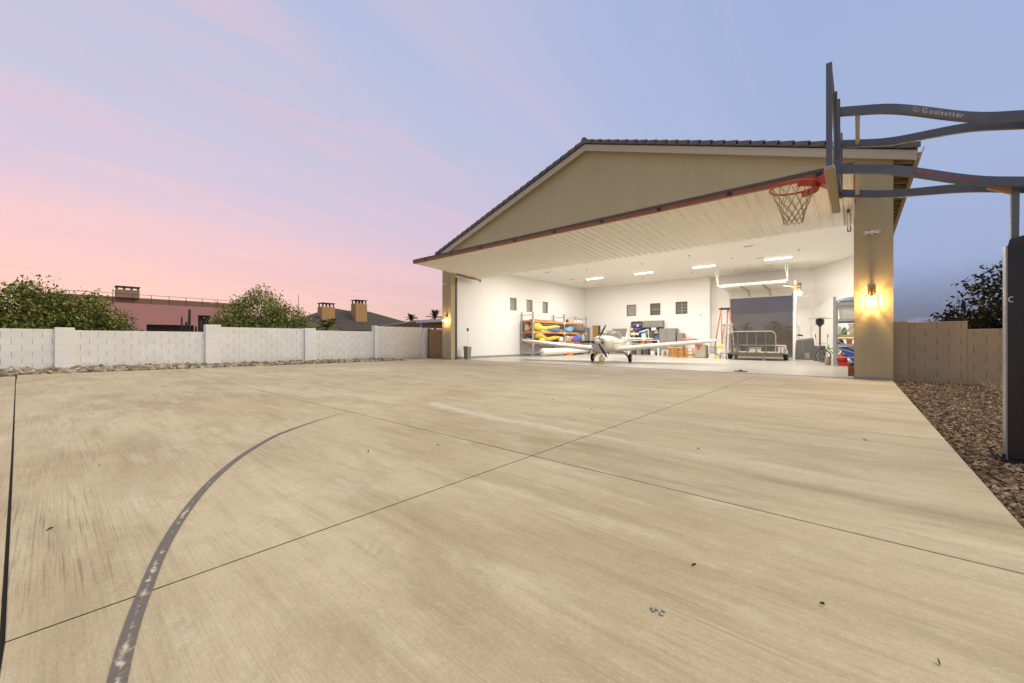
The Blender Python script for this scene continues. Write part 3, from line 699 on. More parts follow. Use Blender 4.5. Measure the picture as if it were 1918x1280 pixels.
def crate(name, cat, label, lo, hi, mat, b_=.01, lid=None):
    loc = ((lo[0] + hi[0]) / 2, (lo[1] + hi[1]) / 2, lo[2]); b = MB(loc)
    x0, y0, z0 = lo; x1, y1, z1 = hi; i = (x1 - x0) * .06
    b.loft([[(x0 + i, y0 + i, z0), (x1 - i, y0 + i, z0), (x1 - i, y1 - i, z0), (x0 + i, y1 - i, z0)], [(x0, y0, z1 - .03), (x1, y0, z1 - .03), (x1, y1, z1 - .03), (x0, y1, z1 - .03)]])
    b.m = 1; b.cbox((x0 - .01, y0 - .01, z1 - .029), (x1 + .01, y1 + .01, z1), .008)
    o = b.build(name, [mat, lid or mat], None, loc); tag(o, label, cat); return o
# ------------------------------------------------------------------ left pallet rack
RKX0, RKX1, RY = -17.9, -16.9, (21.72, 25.6, 28.85)
rack = T('pallet_rack', 'tall grey pallet rack with orange beams along the left wall', 'pallet rack', (-17.4, 21.72, 0))
def K(): return MB((-17.4, 21.72, 0))
LV = ((.86, .99), (1.60, 1.745), (2.36, 2.50))
for i, y in enumerate(RY):
    b = K()
    for x in (RKX0, RKX1): b.box((x - .045, y - .045, .0), (x + .045, y + .045, 3.08 - .0 * i)); b.box((x - .09, y - .07, 0), (x + .09, y + .07, .012))
    for z in (.15, 1.2, 2.85): b.box((RKX0 + .045, y - .02, z), (RKX1 - .045, y + .02, z + .04))
    b.beam((RKX0 + .04, y, 1.2), (RKX1 - .04, y, .2), .035, .03); b.beam((RKX0 + .04, y, 1.25), (RKX1 - .04, y, 2.2), .035, .03)
    b.build('upright_frame', galv, rack)
for i in range(2):
    for lo, hi in LV:
        for x in (RKX0, RKX1):
            b = K(); b.box((x - .03, RY[i] + .046, lo), (x + .03, RY[i + 1] - .046, hi)); b.m = 1
            for y in (RY[i] + .05, RY[i + 1] - .11): b.box((x - .034, y, lo - .06), (x + .034, y + .06, hi + .02))
            b.build('beam', [orange_beam, cream], rack)
        b = K(); b.box((RKX0 + .03, RY[i] + .05, hi - .03), (RKX1 - .03, RY[i + 1] - .05, hi - .005)); b.build('deck', galv, rack)
# end plates of the beams show at the near end
for lo, hi in LV:
    b = K(); b.box((RKX0 + .05, RY[0] - .02, lo), (RKX1 - .05, RY[0] + .03, hi)); b.build('end_beam', M('rust_orange', (.42, .13, .03), .6), rack)
def soft(name, cat, label, c, r, seed, mat, amp=.25, group=None):
    b = MB((c[0], c[1], c[2] - r[2] * .75)); b.smooth = True; b.lump(c, r, seed, amp); o = b.build(name, mat, None, (c[0], c[1], c[2] - r[2] * .75)); tag(o, label, cat, group); return o
def snake(name, cat, label, pts, rad, mat):
    p0 = pts[0]; b = MB(p0); b.smooth = True; b.tube(pts, rad, 12); o = b.build(name, mat, None, p0); tag(o, label, cat); return o
z1, z2, z3 = .99, 1.745, 2.50
snake('inflatable_tube', 'inflatable', 'lemon yellow inflatable with red nose on the middle rack shelf', [(-17.05, 22.0, z2 + .32), (-17.05, 22.4, z2 + .33), (-17.0, 22.9, z2 + .22), (-16.97, 23.5, z2 + .26), (-16.98, 24.4, z2 + .37), (-16.98, 25.0, z2 + .38)], [.28, .30, .17, .12, .12, .09], yellow2)
soft('red_bag', 'bag', 'red fabric bundle at the near end of the middle shelf', (-17.15, 21.98, z2 + .30), (.12, .2, .36), 3, M('coral', (.62, .14, .08), .7), .15)
soft('canvas_bag', 'bag', 'beige canvas bag hanging behind the near rack upright', (-17.6, 21.98, z2 + .27), (.24, .20, .36), 4, M('canvas', (.52, .43, .30), .9), .2)
soft('folded_tarp', 'tarp', 'blue folded cloth below the lemon yellow inflatable', (-17.0, 24.3, z2 + .12), (.3, .75, .16), 5, purple)
soft('cloth_pile', 'cloth pile', 'sky blue cloth pile at the far middle shelf', (-17.0, 26.35, z2 + .18), (.3, .45, .22), 6, skyblue, .3)
soft('cloth_pile', 'cloth pile', 'grey mottled heap of netting at the far end of the middle shelf', (-17.0, 27.85, z2 + .28), (.36, .9, .36), 7, greycloth, .3)
b = MB((-17, 23.6, z2)); b.cbox((-17.2, 22.6, z2 + .0), (-16.88, 24.0, z2 + .055), .01); tag(b.build('white_board', white_paint, None, (-17, 23.6, z2)), 'thin white board under the yellow inflatable', 'board')
snake('inflatable_tube', 'inflatable', 'golden yellow swan neck inflatable on the lowest rack shelf', [(-17.05, 22.1, z1 + .45), (-17.02, 22.7, z1 + .46), (-17.0, 23.2, z1 + .26), (-16.98, 23.5, z1 + .18), (-16.97, 24.2, z1 + .28), (-16.98, 25.0, z1 + .33)], [.20, .22, .17, .15, .16, .12], yellow)
soft('bag', 'bag', 'black and white sports bag at the near end of the lowest shelf', (-17.45, 22.05, z1 + .16), (.34, .22, .22), 9, greycloth, .3)
soft('bag', 'bag', 'orange cloth poking out above the sports bag', (-17.62, 22.0, z1 + .36), (.10, .1, .12), 10, orange, .3)
soft('plush_toy', 'cloth pile', 'yellow and white crumpled float beside the golden neck', (-17.0, 22.85, z1 + .15), (.2, .4, .17), 12, yellow2, .35)
b = MB((-17.0, 25.35, z1)); b.smooth = True; b.cbox((-17.2, 24.95, z1), (-16.9, 25.52, z1 + .38), .07); b.m = 1; b.cbox((-17.1, 25.1, z1 + .381), (-17.0, 25.4, z1 + .43), .02); tag(b.build('fuel_jug', [cream, grey_cab], None, (-17, 25.35, z1)), 'white plastic jug on the lowest shelf by the middle upright', 'jug')
soft('striped_float', 'inflatable', 'multicoloured pink and green float right of the middle upright', (-16.98, 26.1, z1 + .2), (.26, .36, .26), 14, M('pinkgreen', (.55, .42, .28), .6, var=.9, scale=5), .3)
soft('cloth_pile', 'cloth pile', 'purple blue crumpled float at the far lowest shelf', (-17.0, 27.3, z1 + .22), (.33, .75, .28), 15, purple, .3)
soft('cloth_pile', 'cloth pile', 'pale grey crumpled sheet at the far end of the lowest shelf', (-17.05, 28.4, z1 + .3), (.25, .35, .38), 16, M('pale_sheet', (.5, .48, .43), .8, var=.5, scale=10), .3)
b = MB((-17.3, 23, z3)); b.cbox((-17.5, 22.05, z3), (-17.1, 24.9, z3 + .09), .01); tag(b.build('timber_plank', M('plank', (.36, .27, .12), .8, var=.3, scale=12), None, (-17.3, 23, z3)), 'brown timber planks lying on the top rack shelf', 'plank')
t = T('folding_ladder', 'white folded step frame lying on the far top shelf', 'folding frame', (-17.1, 27.3, z3))
b = MB()
for x in (-.15, .15): b.tube([(x, -1.0, .34), (x, 0, .40), (x, 1.4, .32)], .02, 6)
for k in range(3): b.box((-.15, .2 + .42 * k, .0), (.15, .24 + .42 * k, .34))
b.build('rail', alum, t); b = MB(); b.cbox((-.2, .15, .0), (.1, 1.3, .24), .02); b.build('tray', white_paint, t); b = MB(); b.box((-.14, -.95, 0), (.02, -.82, .24)); b.build('hinge_block', grey_dark, t)
crate('carton', 'box', 'brown cardboard carton behind the lemon yellow inflatable', (-17.75, 22.9, z2), (-17.35, 23.5, z2 + .42), M('cardboard', (.42, .26, .11), .8))
crate('carton', 'box', 'dark grey case behind the golden swan neck', (-17.7, 23.9, z1), (-17.3, 24.6, z1 + .4), grey_dark)
crate('carton', 'box', 'flat grey case by the middle upright on the middle shelf', (-17.25, 25.0, z2), (-16.92, 25.5, z2 + .2), grey_cab)
soft('cloth_pile', 'cloth pile', 'dark folded net on top of the sky blue pile', (-17.0, 26.75, z2 + .36), (.22, .38, .14), 41, greycloth, .35)
soft('bag', 'bag', 'pink and white float leaning on the purple blue float', (-16.93, 26.7, z1 + .33), (.12, .3, .12), 42, M('pink_float', (.6, .22, .25), .6, var=.5, scale=8), .3)
soft('bag', 'bag', 'pale blue float top lying over the purple blue float', (-16.95, 27.75, z1 + .45), (.16, .4, .12), 43, skyblue, .3)
soft('bag', 'bag', 'black rolled mat beside the white jug', (-17.05, 24.75, z1 + .1), (.2, .28, .12), 44, black, .2)
# long white tube under the rack
t = T('white_tube', 'long white tapered tube with metal end cap on the floor under the rack', 'tube', (-16.35, 22.0, 0))
b = MB(); b.smooth = True; b.lathe((0, 0, .31), [(.05, -.02), (.20, 0), (.245, .06), (.245, .9), (.25, .92), (.245, .94), (.24, 3), (.19, 5.4), (.15, 6.2)], 24, 'y'); b.build('shell', M('tube_white', (.74, .72, .66), .4, var=.04), t)
b = MB(); b.lathe((0, 0, .31), [(.02, -.16), (.05, -.14), (.09, -.03), (.10, -.021)], 14, 'y'); b.build('end_cap', galv, t)
b = MB(); b.lathe((0, 0, .28), [(.15, 6.2), (.16, 6.3), (.11, 6.5)], 14, 'y'); b.build('end_collar', grey_dark, t)
for y in (.12, 3.0, 5.6): b = MB(); b.box((-.16, y - .02, 0), (.16, y + .02, .08)); b.build('cradle', cream, t)
soft('folded_tarp', 'tarp', 'olive green folded cover behind the far end of the white tube', (-16.75, 27.2, .12), (.2, .9, .16), 18, M('olive', (.22, .21, .03), .8))

# ------------------------------------------------------------------ back wall furniture
def cab(name, label, cat, lo, hi, doors, mat=None, gap=.008, dx=0, handle=True, group=None):
    loc = ((lo[0] + hi[0]) / 2, (lo[1] + hi[1]) / 2, lo[2]); t = T(name, label, cat, loc, 0, group)
    mat = mat or grey_cab; b = MB(loc); b.cbox((lo[0], lo[1] + .02, lo[2]), hi, .006); b.build('carcass', mat, t)
    w = (hi[0] - lo[0]) / doors
    for k in range(doors):
        b = MB(loc); b.cbox((lo[0] + w * k + gap, lo[1], lo[2] + .03), (lo[0] + w * (k + 1) - gap, lo[1] + .018, hi[2] - .02), .005); d = b.build('door', mat, t)
        if handle:
            hx = lo[0] + w * (k + 1) - .07 if k % 2 == 0 else lo[0] + w * k + .06
            b = MB(loc); zc_ = (lo[2] + hi[2]) / 2; b.box((hx - .01, lo[1] - .02, zc_ - .08), (hx + .01, lo[1] - .001, zc_ + .08)); b.build('handle', alum, d)
    return t
cab('wall_cabinet', 'grey wall cabinet partly hidden behind the aircraft fin', 'cabinet', (-15.25, 30.15, 1.45), (-13.85, 30.57, 2.05), 2)
cab('storage_cabinet', 'pale grey refrigerator sized cabinet between the rack and the wooden door', 'cabinet', (-18.0, 30.0, 0), (-17.52, 30.5, 2.2), 1)
cab('wall_cabinet', 'long grey overhead cabinet above the cluttered workbench', 'cabinet', (-13.55, 30.18, 2.10), (-11.1, 30.57, 2.62), 3)
cab('tall_cabinet', 'tall grey two door cabinet right of the workbench', 'cabinet', (-11.25, 29.9, 0), (-10.05, 30.55, 2.0), 2)
cab('locker', 'narrow grey cabinet at the right end of the tall cabinet', 'cabinet', (-9.98, 29.95, 0), (-9.55, 30.5, 1.62), 1)
# pegboard
t = T('pegboard', 'grey tool board on the wall behind the workbench', 'tool board', (-12.3, 30.55, 1.15)); b = MB(); b.box((-1.2, .02, 0), (1.2, .045, .93)); b.build('panel', M('peg', (.30, .28, .24), .7), t); b = MB()
for k in range(14): b.box((-1.1 + .165 * k, .0, .2 + .1 * (k % 3)), (-1.06 + .165 * k, .019, .5 + .1 * (k % 3)))
b.build('tool', dark_metal, t)
bench = T('workbench', 'white workbench along the back wall loaded with tools and bins', 'workbench', (-12.4, 30.1, 0))
b = MB(); b.cbox((-1.3, -.35, 1.08), (1.2, .42, 1.14), .01); b.build('top', cream, bench)
for x in (-1.28, 1.08): b = MB(); b.box((x, -.33, 0), (x + .1, -.23, 1.08)); b.box((x, .3, 0), (x + .1, .4, 1.08)); b.build('leg', white_paint, bench)
b = MB(); b.cbox((-.95, -.3, .82), (1.0, .38, .87), .01); b.build('shelf', M('shelf_tan', (.55, .45, .28), .6), bench)
b = MB(); b.box((-1.18, .36, .2), (1.08, .40, .82)); b.build('back_panel', white_paint, bench)
# shelf of blue bins
t = T('bin_shelf', 'open parts shelf with blue bins left of the tool board', 'shelf unit', (-13.1, 30.0, 1.14)); b = MB()
for x in (-.42, .40): b.box((x, 0, 0), (x + .02, .3, 1.42))
for z in (.02, .36, .70, 1.02, 1.40): b.box((-.40, .0, z), (.40, .3, z + .02))
b.build('frame', grey_dark, t)
cols = [(blue_bin, 'blue'), (yellow2, 'yellow'), (white_paint, 'white'), (orange, 'orange'), (red, 'red')]
shelfz = [1.18, 1.52, 1.86, 2.18]; nm = ['bottom', 'second', 'third', 'top']
spots = {0: [(0, 2), (1, 1), (2, 3), (3, 0), (4, 2)], 1: [(0, 2), (1, 2), (2, 1), (3, 2), (4, 0)], 2: [(0, 1), (1, 0), (2, 4), (3, 0), (4, 0)], 3: [(0, 0), (1, 0), (2, 0), (3, 2), (4, 0)]}
ordn = ['first', 'second', 'third', 'fourth', 'fifth']
for j, row in spots.items():
    for i, (k, ci) in enumerate(row):
        x = -13.44 + .158 * k; z = shelfz[j]; hh = .15 + .04 * ((i * 3 + j) % 3)
        b = MB((x, 29.95, z)); b.prism([(29.98, z), (30.25, z), (30.25, z + hh), (30.02, z + hh), (29.95, z + hh * .55)], 'x', x - .07, x + .07)
        tag(b.build('parts_bin', cols[ci][0], None, (x, 29.95, z)), f'{cols[ci][1]} parts bin on the {nm[j]} shelf of the bin rack, {ordn[i]} from the left', 'bin', 'bins on the parts shelf')
crate('tool_case', 'case', 'pale blue tool case lying on the workbench', (-12.2, 29.85, 1.141), (-11.6, 30.15, 1.26), blue_bin, lid=skyblue)
crate('carton', 'box', 'white carton standing on the left of the workbench', (-12.62, 29.9, 1.141), (-12.32, 30.15, 1.62), white_paint)
crate('carton', 'box', 'dark brown box at the middle of the workbench', (-12.05, 29.95, 1.262), (-11.62, 30.15, 1.56), M('brown_box', (.11, .075, .05), .7))
crate('carton', 'box', 'small cardboard box at the right of the workbench', (-11.62, 29.95, 1.7), (-11.4, 30.15, 1.92), M('cardboard', (.42, .26, .11), .8))
crate('monitor', 'screen', 'white instrument box hung on the tool board', (-11.98, 30.2, 1.86), (-11.6, 30.45, 2.12), white_paint, lid=blue_bin)
crate('tool_case', 'case', 'purple blue case on the right end of the workbench', (-11.55, 29.85, 1.141), (-11.28, 30.15, 1.36), purple, lid=skyblue)
crate('tool_case', 'case', 'bright blue lidded box balanced on the right bench pile', (-11.62, 29.9, 1.56), (-11.3, 30.15, 1.699), blue_bin, lid=white_paint)
t = T('bench_lamp', 'white angled lamp arm leaning over the workbench', 'desk lamp', (-12.1, 30.0, 1.5)); b = MB(); b.beam((.0, 0, -.22), (-.02, 0, .46), .05, .05); b.build('post', cream, t); b = MB(); b.beam((-.02, 0, .46), (-.75, 0, .24), .05, .07); b.build('arm', white_paint, t); b = MB(); b.box((-.5, -.02, .12), (-.05, .02, .3)); b.build('shade', M('blue_grey', (.14, .2, .36), .6), t)
crate('crate', 'box', 'reddish brown crate on the bench lower shelf', (-12.2, 29.82, .872), (-11.75, 30.1, 1.06), M('brick_red', (.40, .16, .10), .8))
soft('rag_pile', 'cloth pile', 'orange rags on the left of the bench lower shelf', (-12.5, 29.95, .96), (.2, .15, .12), 21, orange, .3)
crate('tray', 'tray', 'dark flat tray at the right of the bench lower shelf', (-11.7, 29.82, .872), (-11.3, 30.1, .95), grey_dark)
for i, (x, w, hgt, m_, nm_) in enumerate([(-13.3, .35, .5, grey_dark, 'dark grey bin under the left end of the workbench'), (-12.85, .4, .45, grey_cab, 'grey bin under the workbench, second from left'), (-12.3, .45, .5, grey_dark, 'wide dark bin under the middle of the workbench'), (-11.75, .3, .3, cream, 'low cream box under the right end of the workbench')]):
    crate('storage_bin', 'bin', nm_, (x - w / 2, 29.85, .0), (x + w / 2, 30.25, hgt), m_)
t = T('step_stool', 'small white plastic step stool on the floor by the tall cabinet', 'step stool', (-10.6, 29.4, 0)); b = MB(); b.cbox((-.22, -.15, .36), (.22, .15, .40), .015); b.build('top', cream, t)
for sx in (-1, 1):
    for sy in (-1, 1): b = MB(); b.beam((sx * .2, sy * .13, 0), (sx * .17, sy * .11, .36), .07, .05); b.build('leg', cream, t)
# wooden table, stools
tb = T('wooden_table', 'tall orange wood table behind the aircraft wing', 'table', (-8.55, 27.6, 0)); b = MB(); b.cbox((-1.1, -.45, .90), (.95, .45, .96), .012); b.build('top', wood_warm, tb)
for sx in (-1.02, .86):
    for sy in (-.38, .38): b = MB(); b.box((sx - .035, sy - .035, 0), (sx + .035, sy + .035, .90)); b.build('leg', wood_warm, tb)
soft('red_cloth', 'cloth', 'faded red cloth heaped on the wooden table', (-8.3, 27.55, .96 + .11), (.55, .32, .15), 23, redcloth, .3)
stl = T('bar_stool', 'orange wood stool at the left end of the table', 'stool', (-9.25, 26.75, 0), R(6), 'wooden bar stools under the wing')
b = MB(); b.cbox((-.21, -.19, .60), (.21, .19, .65), .02); b.build('seat', wood_warm, stl)
for sx in (-1, 1):
    for sy in (-1, 1): b = MB(); b.beam((sx * .20, sy * .18, 0), (sx * .17, sy * .15, .60), .045, .045); b.build('leg', wood_warm, stl)
b = MB()
for z, k in ((.18, .19), (.36, .18)):
    for s_ in (-1, 1): b.box((-k + .02, s_ * .165 - .015, z), (k - .02, s_ * .165 + .015, z + .035)); b.box((s_ * k - .012, -.15, z + .05), (s_ * k + .012, .15, z + .085))
b.build('rung', wood_warm, stl)
dup(stl, (-8.65, 26.6, 0), 'orange wood stool in the middle of the row', R(-4)); dup(stl, (-8.1, 26.75, 0), 'orange wood stool at the right end, beside the covered box', R(10)); dup(stl, (-8.95, 27.35, 0), 'orange wood stool pushed back under the table', R(0))
t = T('covered_box', 'beige covered box with a red pennant cloth over its corner', 'covered box', (-7.45, 27.0, 0)); b = MB(); b.cbox((-.36, -.3, 0), (.32, .3, .84), .05); b.build('cover', M('cover_beige', (.42, .38, .29), .9, var=.08, bump=.4, bscale=9), t); b = MB(); b.prism([(-.33, .82), (.13, .84), (-.1, .48)], 'y', -.325, -.312); b.box((-.33, -.325, .842), (.13, .2, .855)); b.build('pennant', redcloth, t)
b = MB(); b.tube([(.34, -.32, .02), (.345, -.325, .7), (.3, -.315, .82), (.2, -.31, .846)], .018, 6); b.build('strap', grey_dark, t)
crate('clear_tote', 'bin', 'clear plastic tote with pale contents near the ladder foot', (-7.02, 26.9, .3), (-6.66, 27.4, .72), clear, lid=grey_cab)
crate('clear_tote', 'bin', 'white lidded tote underneath the clear tote', (-7.0, 26.9, 0), (-6.66, 27.4, .3), white_paint, lid=clear)
crate('yellow_crate', 'crate', 'small yellow and black crate beside the ladder foot', (-6.60, 26.7, 0), (-6.42, 27.0, .26), yellow2, lid=black)

# ------------------------------------------------------------------ ladders
def ladder(label, loc, rz, hgt, wb, wt, spread, nst, rail, name='step_ladder', topm=None):
    t = T(name, label, 'ladder', loc, rz); yr = lambda z: -spread / 2 * (1 - z / hgt)
    for sx in (-1, 1):
        b = MB(); b.beam((sx * wb / 2, -spread / 2, 0), (sx * wt / 2, -.04, hgt), .075, .03, up=(0, 1, 0)); b.build('front_rail', rail, t)
        b = MB(); b.beam((sx * wb / 2 * .94, spread / 2, 0), (sx * wt / 2 * .9, .05, hgt - .05), .06, .03, up=(0, 1, 0)); b.build('rear_rail', rail, t)
    b = MB(); b.cbox((-wt / 2 - .07, -.16, hgt - .02), (wt / 2 + .07, .16, hgt + .10), .02); b.build('top_cap', topm or black, t)
    for k in range(1, nst + 1):
        z = hgt * k / (nst + 1); w = wb + (wt - wb) * z / hgt; y = -spread / 2 + (spread / 2 - .04) * z / hgt
        b = MB(); b.box((-w / 2 + .02, y - .05, z - .015), (w / 2 - .02, y + .05, z + .015)); b.build('step', alum, t)
    return t
fib = M('fibreglass_orange', (.50, .16, .06), .5, var=.1)
ladder('tall orange fibreglass stepladder with black top beside the overhead door', (-6.3, 27.7, 0), R(35), 3.05, .85, .44, 1.5, 9, fib)
ladder('shorter aluminium stepladder standing in front of the orange ladder', (-5.95, 26.9, 0), R(35), 2.0, .52, .38, .9, 6, alum, topm=alum)
b = MB((-6.2, 26.6, 0)); b.cbox((-6.42, 26.5, .62), (-6.12, 26.56, .86), .01); b.m = 1; b.cbox((-6.42, 26.5, .36), (-6.12, 26.56, .60), .01); b.m = 1; b.box((-6.40, 26.52, 0), (-6.36, 26.55, .36)); b.box((-6.18, 26.52, 0), (-6.14, 26.55, .36)); tag(b.build('floor_sign', [yellow2, cream], None, (-6.2, 26.6, 0)), 'bright yellow and white board leaning at the foot of the ladders', 'board')

# ------------------------------------------------------------------ utility trailer
tr = T('utility_trailer', 'steel utility trailer with raised mesh ramp gate in front of the overhead door', 'trailer', (-4.42, 25.4, 0), R(2))
steel = M('trailer_steel', (.16, .16, .155), .5, metal=.4, var=.2); wd = M('trailer_deck', (.55, .46, .32), .8, var=.2, scale=12)
GW = 1.12
b = MB(); arcp = [(-GW, 0, .40), (-GW, 0, 1.38), (-GW + .06, 0, 1.52), (-GW + .2, 0, 1.60), (GW - .2, 0, 1.60), (GW - .06, 0, 1.52), (GW, 0, 1.38), (GW, 0, .40)]
b.tube(arcp, .028, 8); gate = b.build('ramp_gate', galv, tr)
for k in range(1, 5):
    x = -GW + 2 * GW * k / 5 ; b = MB(); b.box((x - .03, -.02, .38), (x + .03, .02, 1.575)); b.build('gate_bar', steel, gate)
msh, nt, bs = newmat('expanded_mesh'); bs.inputs['Base Color'].default_value = (.07, .065, .06, 1); bs.inputs['Roughness'].default_value = .6
b = MB(); s_ = .075
z = .62
segs = []
for k in range(-14, 32):
    x0 = -GW + k * s_
    for d in (1, -1):
        pa = [(x0 + d * q, .62 + q) for q in (0, .94)]
        # clip to gate
        xa, za = pa[0]; xb, zb = pa[1]
        def clip(xa, za, xb, zb):
            t0, t1 = 0., 1.; dx = xb - xa
            for lim, sg in ((-GW + .02, 1), (GW - .02, -1)):
                fa, fb = sg * (xa - lim), sg * (xb - lim)
                if fa < 0 and fb < 0: return None
                if fa < 0: t0 = max(t0, fa / (fa - fb))
                if fb < 0: t1 = min(t1, fa / (fa - fb))
            return (xa + dx * t0, za + (zb - za) * t0, xa + dx * t1, za + (zb - za) * t1) if t1 > t0 else None
        c_ = clip(xa, za, xb, zb)
        if c_: b.beam((c_[0], 0.0 + .004 * d, c_[1]), (c_[2], .004 * d, c_[3]), 0.018, .010, up=(0, 1, 0))
b.build('mesh_panel', msh, gate)
b = MB()
b.box((-GW - .02, .03, .32), (GW + .25, .13, .44)); b.box((-GW - .02, 3.0, .32), (GW + .25, 3.1, .44)); b.box((-GW - .02, .13, .32), (-GW + .06, 3.0, .44)); b.box((GW + .17, .13, .32), (GW + .25, 3.0, .44))
b.build('chassis', steel, tr)
b = MB(); b.box((-GW + .06, .13, .36), (GW + .17, 3.0, .41)); b.build('deck', wd, tr)
b = MB()
for x in (-GW + .02, GW + .21):
    b.tube([(x, .1, .80), (x, 3.05, .80)], .022, 6)
    for y in (.1, 1.1, 2.1, 3.05): b.box((x - .02, y - .02, .44), (x + .02, y + .02, .80))
b.tube([(-GW + .02, 3.05, .80), (GW + .21, 3.05, .80)], .022, 6); b.build('side_rail', galv, tr)
for x in (-GW - .12, GW + .38):
    wheel('wheel', tr, x, 1.0, .31, .2)
    sg = 1 if x > 0 else -1
    b = MB(); b.sweep([(x, .58, .38), (x, .62, .58), (x, .8, .70), (x, 1.2, .70), (x, 1.38, .58), (x, 1.42, .38)], .24, .02, up=(1, 0, 0)); b.box((x - .12, .60, .36), (x + .12, .615, .60)); b.build('fender', M('fender_white', (.66, .64, .6), .4), tr)
for x in (-GW + .08, -.12, 0, .12, GW - .16, GW + .14):
    b = MB(); b.cbox((x - .05, .005, .355), (x + .05, .029, .41), .006); b.build('tail_light', M('tail_red', (.62, .05, .03), .3), tr)
b = MB(); b.tube([(.55, .3, .34), (.55, .3, .06)], .025, 8); b.box((.48, .25, .0), (.62, .36, .05)); b.build('jack_stand', galv, tr)
crate('red_white_carton', 'box', 'white carton with red stripes on the trailer deck behind the gate', (-3.25, 25.75, .412), (-2.98, 26.1, .78), white_paint, lid=red)
crate('carton', 'box', 'plain white carton on the trailer deck centre', (-4.65, 26.0, .412), (-4.1, 26.4, .70), white_paint)

# ------------------------------------------------------------------ right back corner
t = T('door_opener', 'wall mounted door opener with a lit bulb and hanging cable', 'door opener', (-2.62, 28.3, 4.0))
b = MB(); b.box((-.16, .0, .0), (.0, .28, .40)); b.m = 1; b.box((.0, -.02, -.02), (.18, .26, .44)); b.m = 0; b.box((.02, -.03, .05), (.15, -.021, .1)); b.box((.02, -.03, .2), (.15, -.021, .26)); b.build('housing', [wood_tan, grey_dark], t)
b = MB(); b.beam((.0, .1, .2), (-.7, .1, .35), .04, .05); b.build('bracket', white_paint, t)
b = MB(); b.ball((.1, .1, -.16), .11, 14, 10); b.build('bulb', M('white_bulb', (1, .95, .85), .4, var=0, emit=((1, .93, .80), 25.)), t)
b = MB(); b.tube([(.16, .12, -.1), (.18, .12, -.28), (.24, .12, -.38), (.42, .12, -.36), (.6, .3, -.18), (.72, .4, -.08)], .012, 5); b.build('cable', M('cable_tan', (.4, .33, .22), .6), t)
la = bpy.data.lights.new('opener_lamp', 'POINT'); la.energy = 25; la.color = (1, .9, .72); la.shadow_soft_size = .11
lo = bpy.data.objects.new('opener_lamp', la); COL.objects.link(lo); lo.location = (-2.5, 28.24, 3.84); lo.visible_camera = False
b = MB((-2.55, 28.4, 1.2)); b.tube([(-2.62, 28.35, 1.4), (-2.5, 28.35, 1.42), (-2.36, 28.35, 1.36)], .05, 8); tag(b.build('door_handle_box', black, None, (-2.55, 28.4, 1.2)), 'small black switch box on the overhead door track post', 'switch box')
bpy.data.objects['door_handle_box'].name = 'switch_box'
t = T('track_post', 'slim white track post with bolt heads right of the overhead door', 'post', (-2.72, 28.4, 0)); b = MB(); b.box((-.06, -.03, 0), (.04, .03, 4.6)); b.build('channel', white_paint, t); b = MB()
for k in range(8): b.box((.06, -.025, .25 + .52 * k), (.085, .0, .30 + .52 * k))
b.box((.06, .001, .0), (.075, .02, 4.4)); b.build('bolt', M('bolt_tan', (.4, .36, .28), .5), t)
t = T('patio_heater', 'tall bronze mushroom patio heater near the back right corner', 'patio heater', (-1.50, 26.9, 0))
b = MB(); b.smooth = False; b.lathe((0, 0, 0), [(.28, 0), (.28, .05), (.245, .06), (.245, .78), (.21, .82), (.05, .83)], 20); b.build('base', M('heater_base', (.10, .095, .085), .45, var=.3), t)
b = MB(); b.tube([(0, 0, .83), (0, 0, 1.85)], .045, 10); b.build('pole', M('heater_bronze', (.22, .13, .06), .35, metal=.5), t)
b = MB(); b.lathe((0, 0, 0), [(.06, 1.83), (.09, 1.9), (.18, 1.98), (.185, 2.22), (.1, 2.25), (.02, 2.28)], 18); b.build('burner', dark_metal, t)
b = MB(); b.lathe((0, 0, 0), [(.52, 2.26), (.525, 2.275), (.3, 2.33), (.03, 2.37)], 28); b.build('reflector', M('reflector', (.5, .48, .42), .3, metal=.6), t)
t = T('hand_truck', 'two red handled hand truck leaning behind the patio heater', 'hand truck', (-1.45, 27.3, 0)); b = MB()
for x in (-.24, .24): b.tube([(x, 0, .05), (x, .1, 1.15), (x * 1.1, .05, 1.3)], .018, 6)
for z in (.35, .65, .9): b.box((-.24, .03, z), (.24, .06, z + .03))
b.build('frame', alum, t); b = MB()
for x in (-.26, .26): b.tube([(x, .06, 1.28), (x, -.06, 1.42)], .025, 6)
b.build('grip', red, t); b = MB(); b.box((-.22, -.2, .01), (.22, 0, .03)); b.build('toe_plate', galv, t)
t = T('fabric_bag', 'large dark grey fabric bag standing against the wall by the track post', 'bag', (-2.25, 28.1, 0)); b = MB(); b.smooth = False
b.loft([[(x * kx, y, z) for x, y in ((-.42, -.14), (.42, -.14), (.45, 0), (.42, .14), (-.42, .14), (-.45, 0))] for z, kx in ((0, 1), (.3, 1.0), (.8, .97), (1.1, .92))] + [[(x, y, 1.16 if x < 0 else 1.24) for x, y in ((-.2, -.05), (.36, -.07), (.38, 0), (.36, .07), (-.2, .05), (-.24, 0))]])
b.build('body', M('bag_grey', (.13, .125, .115), .85, var=.35, scale=4, bump=.6, bscale=7), t); b = MB(); b.tube([(-.1, -.16, 1.1), (-.05, -.2, .6), (.05, -.17, .1)], .012, 5); b.box((.02, -.165, .08), (.24, -.145, .40)); b.build('strap', M('bag_strap', (.30, .25, .22), .8), t)
t = T('pool_ladder', 'white curved top ladder section hung on the wall above the fabric bag', 'ladder', (-2.28, 28.6, .9)); b = MB()
for x in (-.28, .28): b.tube([(x, 0, 0), (x, 0, .95), (x, -.08, 1.08), (x + (.1 if x > 0 else -.1), -.2, .98)], .022, 8)
b.build('rail', alum, t)
for z in (.3, .62, .92): b = MB(); b.box((-.28, -.04, z), (.28, .04, z + .05)); b.build('step', cream, t)
